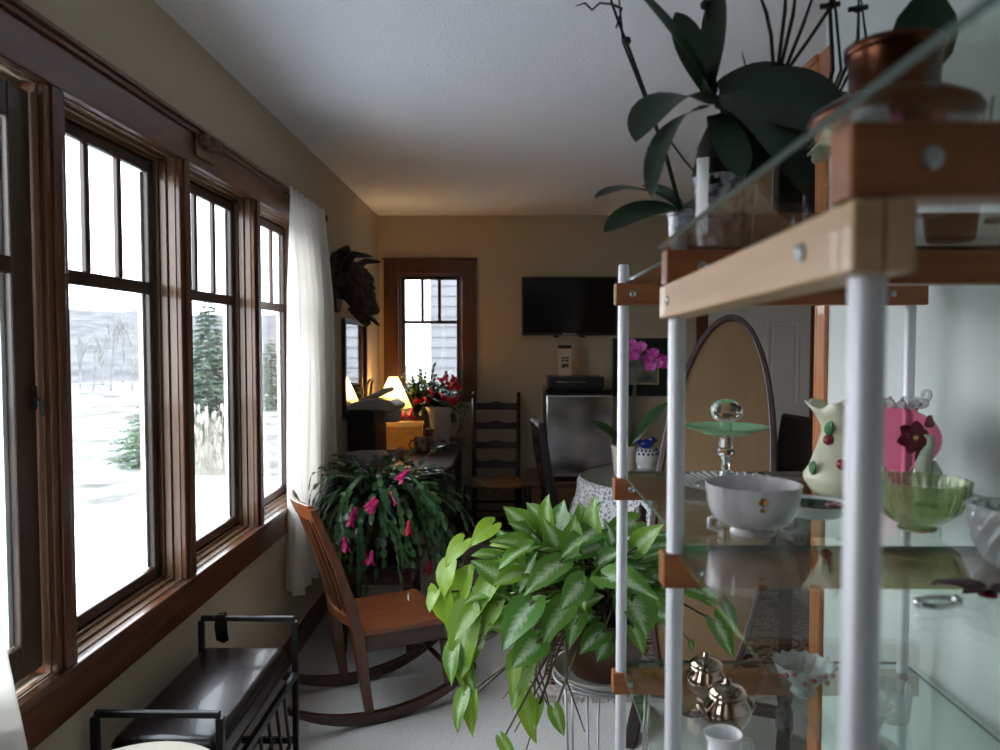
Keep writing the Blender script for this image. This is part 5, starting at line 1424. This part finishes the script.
for an, L_, W_ in ((PI, .052, .024), (PI - .7, .034, .018), (PI + .7, .034, .018), (.2, .030, .02)):
    lf.leaf((0, 0, .006), (math.cos(an), math.sin(an), .06), (0, 0, 1), L_, W_, .15, .35, 'oval', 0, .03)
lf.a = {}
lo2 = obj('leaf_lobes', lf, mat('maroon glaze', (.05, .010, .012), rough=.3, coat=.3), ml, smooth=True); md = lo2.modifiers.new('glaze thickness', 'SOLIDIFY'); md.thickness = .003
obj('foot', MB().lathe([(0, 0), (.010, 0), (.008, .0045), (0, .0045)], 14), M_rubyd, ml)

# ------------------------------------------------------------------ on the bottom shelf
M_lustre = mat('bronze lustre', (.36, .27, .22), rough=.08, metal=1, var=.2, vscale=14)
def lustre(name, label, cat, p, s, rot, lid):
    t = thing(name, label, cat, p, rot, None)
    obj('body', MB().shell([(.018 * s, 0), (.019 * s, .003 * s), (.016 * s, .008 * s), (.028 * s, .018 * s), (.037 * s, .034 * s), (.036 * s, .048 * s), (.029 * s, .060 * s), (.030 * s, .066 * s)], .0022, 40), M_lustre, t, smooth=True)
    obj('handle', MB().tube([(.030 * s, 0, .054 * s), (.046 * s, 0, .052 * s), (.050 * s, 0, .038 * s), (.042 * s, 0, .026 * s), (.034 * s, 0, .026 * s)], .0028 * s, 8), M_lustre, t, smooth=True)
    obj('pot_lid', MB().lathe([(.0305 * s, .0668 * s), (.030 * s, .071 * s), (.020 * s, .080 * s), (.006 * s, .084 * s), (.006 * s, .090 * s), (0, .093 * s)], 32), M_lustre, t, smooth=True)
    if lid == 'spout': obj('spout', MB().tube([(-.032 * s, 0, .030 * s), (-.046 * s, 0, .040 * s), (-.052 * s, 0, .056 * s)], [.009 * s, .0065 * s, .005 * s], 10), M_lustre, t, smooth=True)
    if lid == 'ears':
        for sg in (-1, 1): obj('ear_handle', MB().tube([(sg * .028 * s, .0, .062 * s), (sg * .036 * s, .0, .074 * s), (sg * .030 * s, 0, .078 * s)], .0022, 8), M_black, t, smooth=True)
    return t
lustre('lustre_sugar_bowl', 'shiny bronze lustre sugar bowl, the rear one of two lustre pots on the bottom shelf', 'sugar bowl', (.364, 1.40, BOT), .98, 1.2, 'ears')
lustre('lustre_teapot', 'shiny bronze lustre teapot, the front one of two lustre pots on the bottom shelf', 'teapot', (.368, 1.275, BOT), 1.05, .3, 'spout')
wc = thing('white_creamer', 'small plain white china creamer at the front of the bottom shelf', 'creamer', (.322, 1.125, BOT))
obj('body', MB().shell([(.020, 0), (.022, .004), (.026, .03), (.025, .055), (.0225, .066), (.0255, .08)], .0022, 36, wob=lambda i, r, z, a: (r + .010 * max(0, (z - .06) / .026) * max(0, math.cos(a - PI)) ** 5, z)), M_white, wc, smooth=True, auto=60)
obj('handle', MB().tube([(.023, 0, .072), (.038, 0, .070), (.042, 0, .05), (.034, 0, .03), (.024, 0, .026)], .003, 8), M_white, wc, smooth=True)
fb = thing('berry_glass_bowl', 'cut-glass bowl with red berries, left of the front post on the bottom shelf', 'bowl', (.556, 1.43, BOT))
obj('bowl', MB().shell([(.022, 0), (.024, .004), (.018, .012), (.026, .022), (.046, .038), (.056, .058)], .003, 48, wob=lambda i, r, z, a: (r * (1 + .03 * math.cos(16 * a)), z + (.003 * math.cos(16 * a) if z > .055 else 0))), M_frostc, fb)
for k in range(9):
    a = -2.9 + k * .33; z = .036 + .009 * (k % 3); r = .044 + (z - .036) * .5
    obj('berry', MB().ball(((r + .002) * math.cos(a), (r + .002) * math.sin(a), z), .0052, 10, 8), M_cher, fb, smooth=True)
sh = thing('fluted_shell_dish', 'white fluted shell-shaped dish on a clear glass foot, right of the front post', 'dish', (.600, 1.24, BOT))
fan = MB()
for k in range(9):
    a = PI * (.02 + .96 * k / 8); fan.tube([(0, 0, .052), (.016 * math.cos(a), -.004, .052 + .018 * math.sin(a) + .002), (.034 * math.cos(a), .004, .054 + .036 * math.sin(a))], [.002, .006, .0035], 8)
obj('shell', fan, M_white, sh, smooth=True)
obj('glass_foot', MB().lathe([(0, 0), (.034, 0), (.034, .004), (.010, .010), (.007, .025), (.012, .040), (.016, .050), (0, .0505)], 12), M_cut, sh)
tb_ = thing('glass_tumbler', 'clear cut-glass tumbler next to the shell dish on the bottom shelf', 'glass', (.672, 1.33, BOT))
obj('tumbler', MB().shell([(.024, 0), (.027, .003), (.031, .04), (.033, .062)], .003, 28, wob=fac), M_cut, tb_)
# ================================================================== light
wd = bpy.data.worlds.new('overcast_sky'); scene.world = wd; wd.use_nodes = True
N = wd.node_tree.nodes; L = wd.node_tree.links; bg = N['Background']
tc = N.new('ShaderNodeTexCoord'); sx = N.new('ShaderNodeSeparateXYZ'); L.new(tc.outputs['Generated'], sx.inputs[0])
cr = N.new('ShaderNodeValToRGB'); L.new(sx.outputs['Z'], cr.inputs['Fac'])
cr.color_ramp.elements[0].position = 0.0; cr.color_ramp.elements[0].color = (.92, .955, 1, 1)
cr.color_ramp.elements[1].position = 0.7; cr.color_ramp.elements[1].color = (.80, .90, 1, 1)
L.new(cr.outputs[0], bg.inputs['Color']); bg.inputs['Strength'].default_value = 3.2


def portal(name, loc, rot, sx_, sy_):
    d = bpy.data.lights.new(name, 'AREA'); d.shape = 'RECTANGLE'; d.size = sx_; d.size_y = sy_; d.cycles.is_portal = True
    o = bpy.data.objects.new(name, d); COL.objects.link(o); o.location = loc; o.rotation_euler = rot
    return o
portal('daylight_portal', (WL - .115, (O0 + O1) / 2, (OZ0 + OZ1) / 2), (0, -PI / 2, 0), OZ1 - OZ0, O1 - O0)
portal('daylight_portal', (WL - .115, (P0_ + P1_) / 2, (OZ0 + OZ1) / 2), (0, -PI / 2, 0), OZ1 - OZ0, P1_ - P0_)
portal('daylight_portal', ((BX0 + BX1) / 2, YB + .19, (BZ0 + BZ1) / 2), (-PI / 2, 0, 0), BX1 - BX0, BZ1 - BZ0)
vs = scene.view_settings
vs.view_transform = 'Standard'; vs.look = 'None'; vs.gamma = 1; vs.use_curve_mapping = False; vs.exposure = 1.95
scene.cycles.caustics_reflective = False; scene.cycles.caustics_refractive = False
scene.cycles.max_bounces = 14; scene.cycles.transparent_max_bounces = 24; scene.cycles.transmission_bounces = 10
scene.cycles.diffuse_bounces = 6; scene.cycles.glossy_bounces = 5
scene.cycles.sample_clamp_indirect = 6
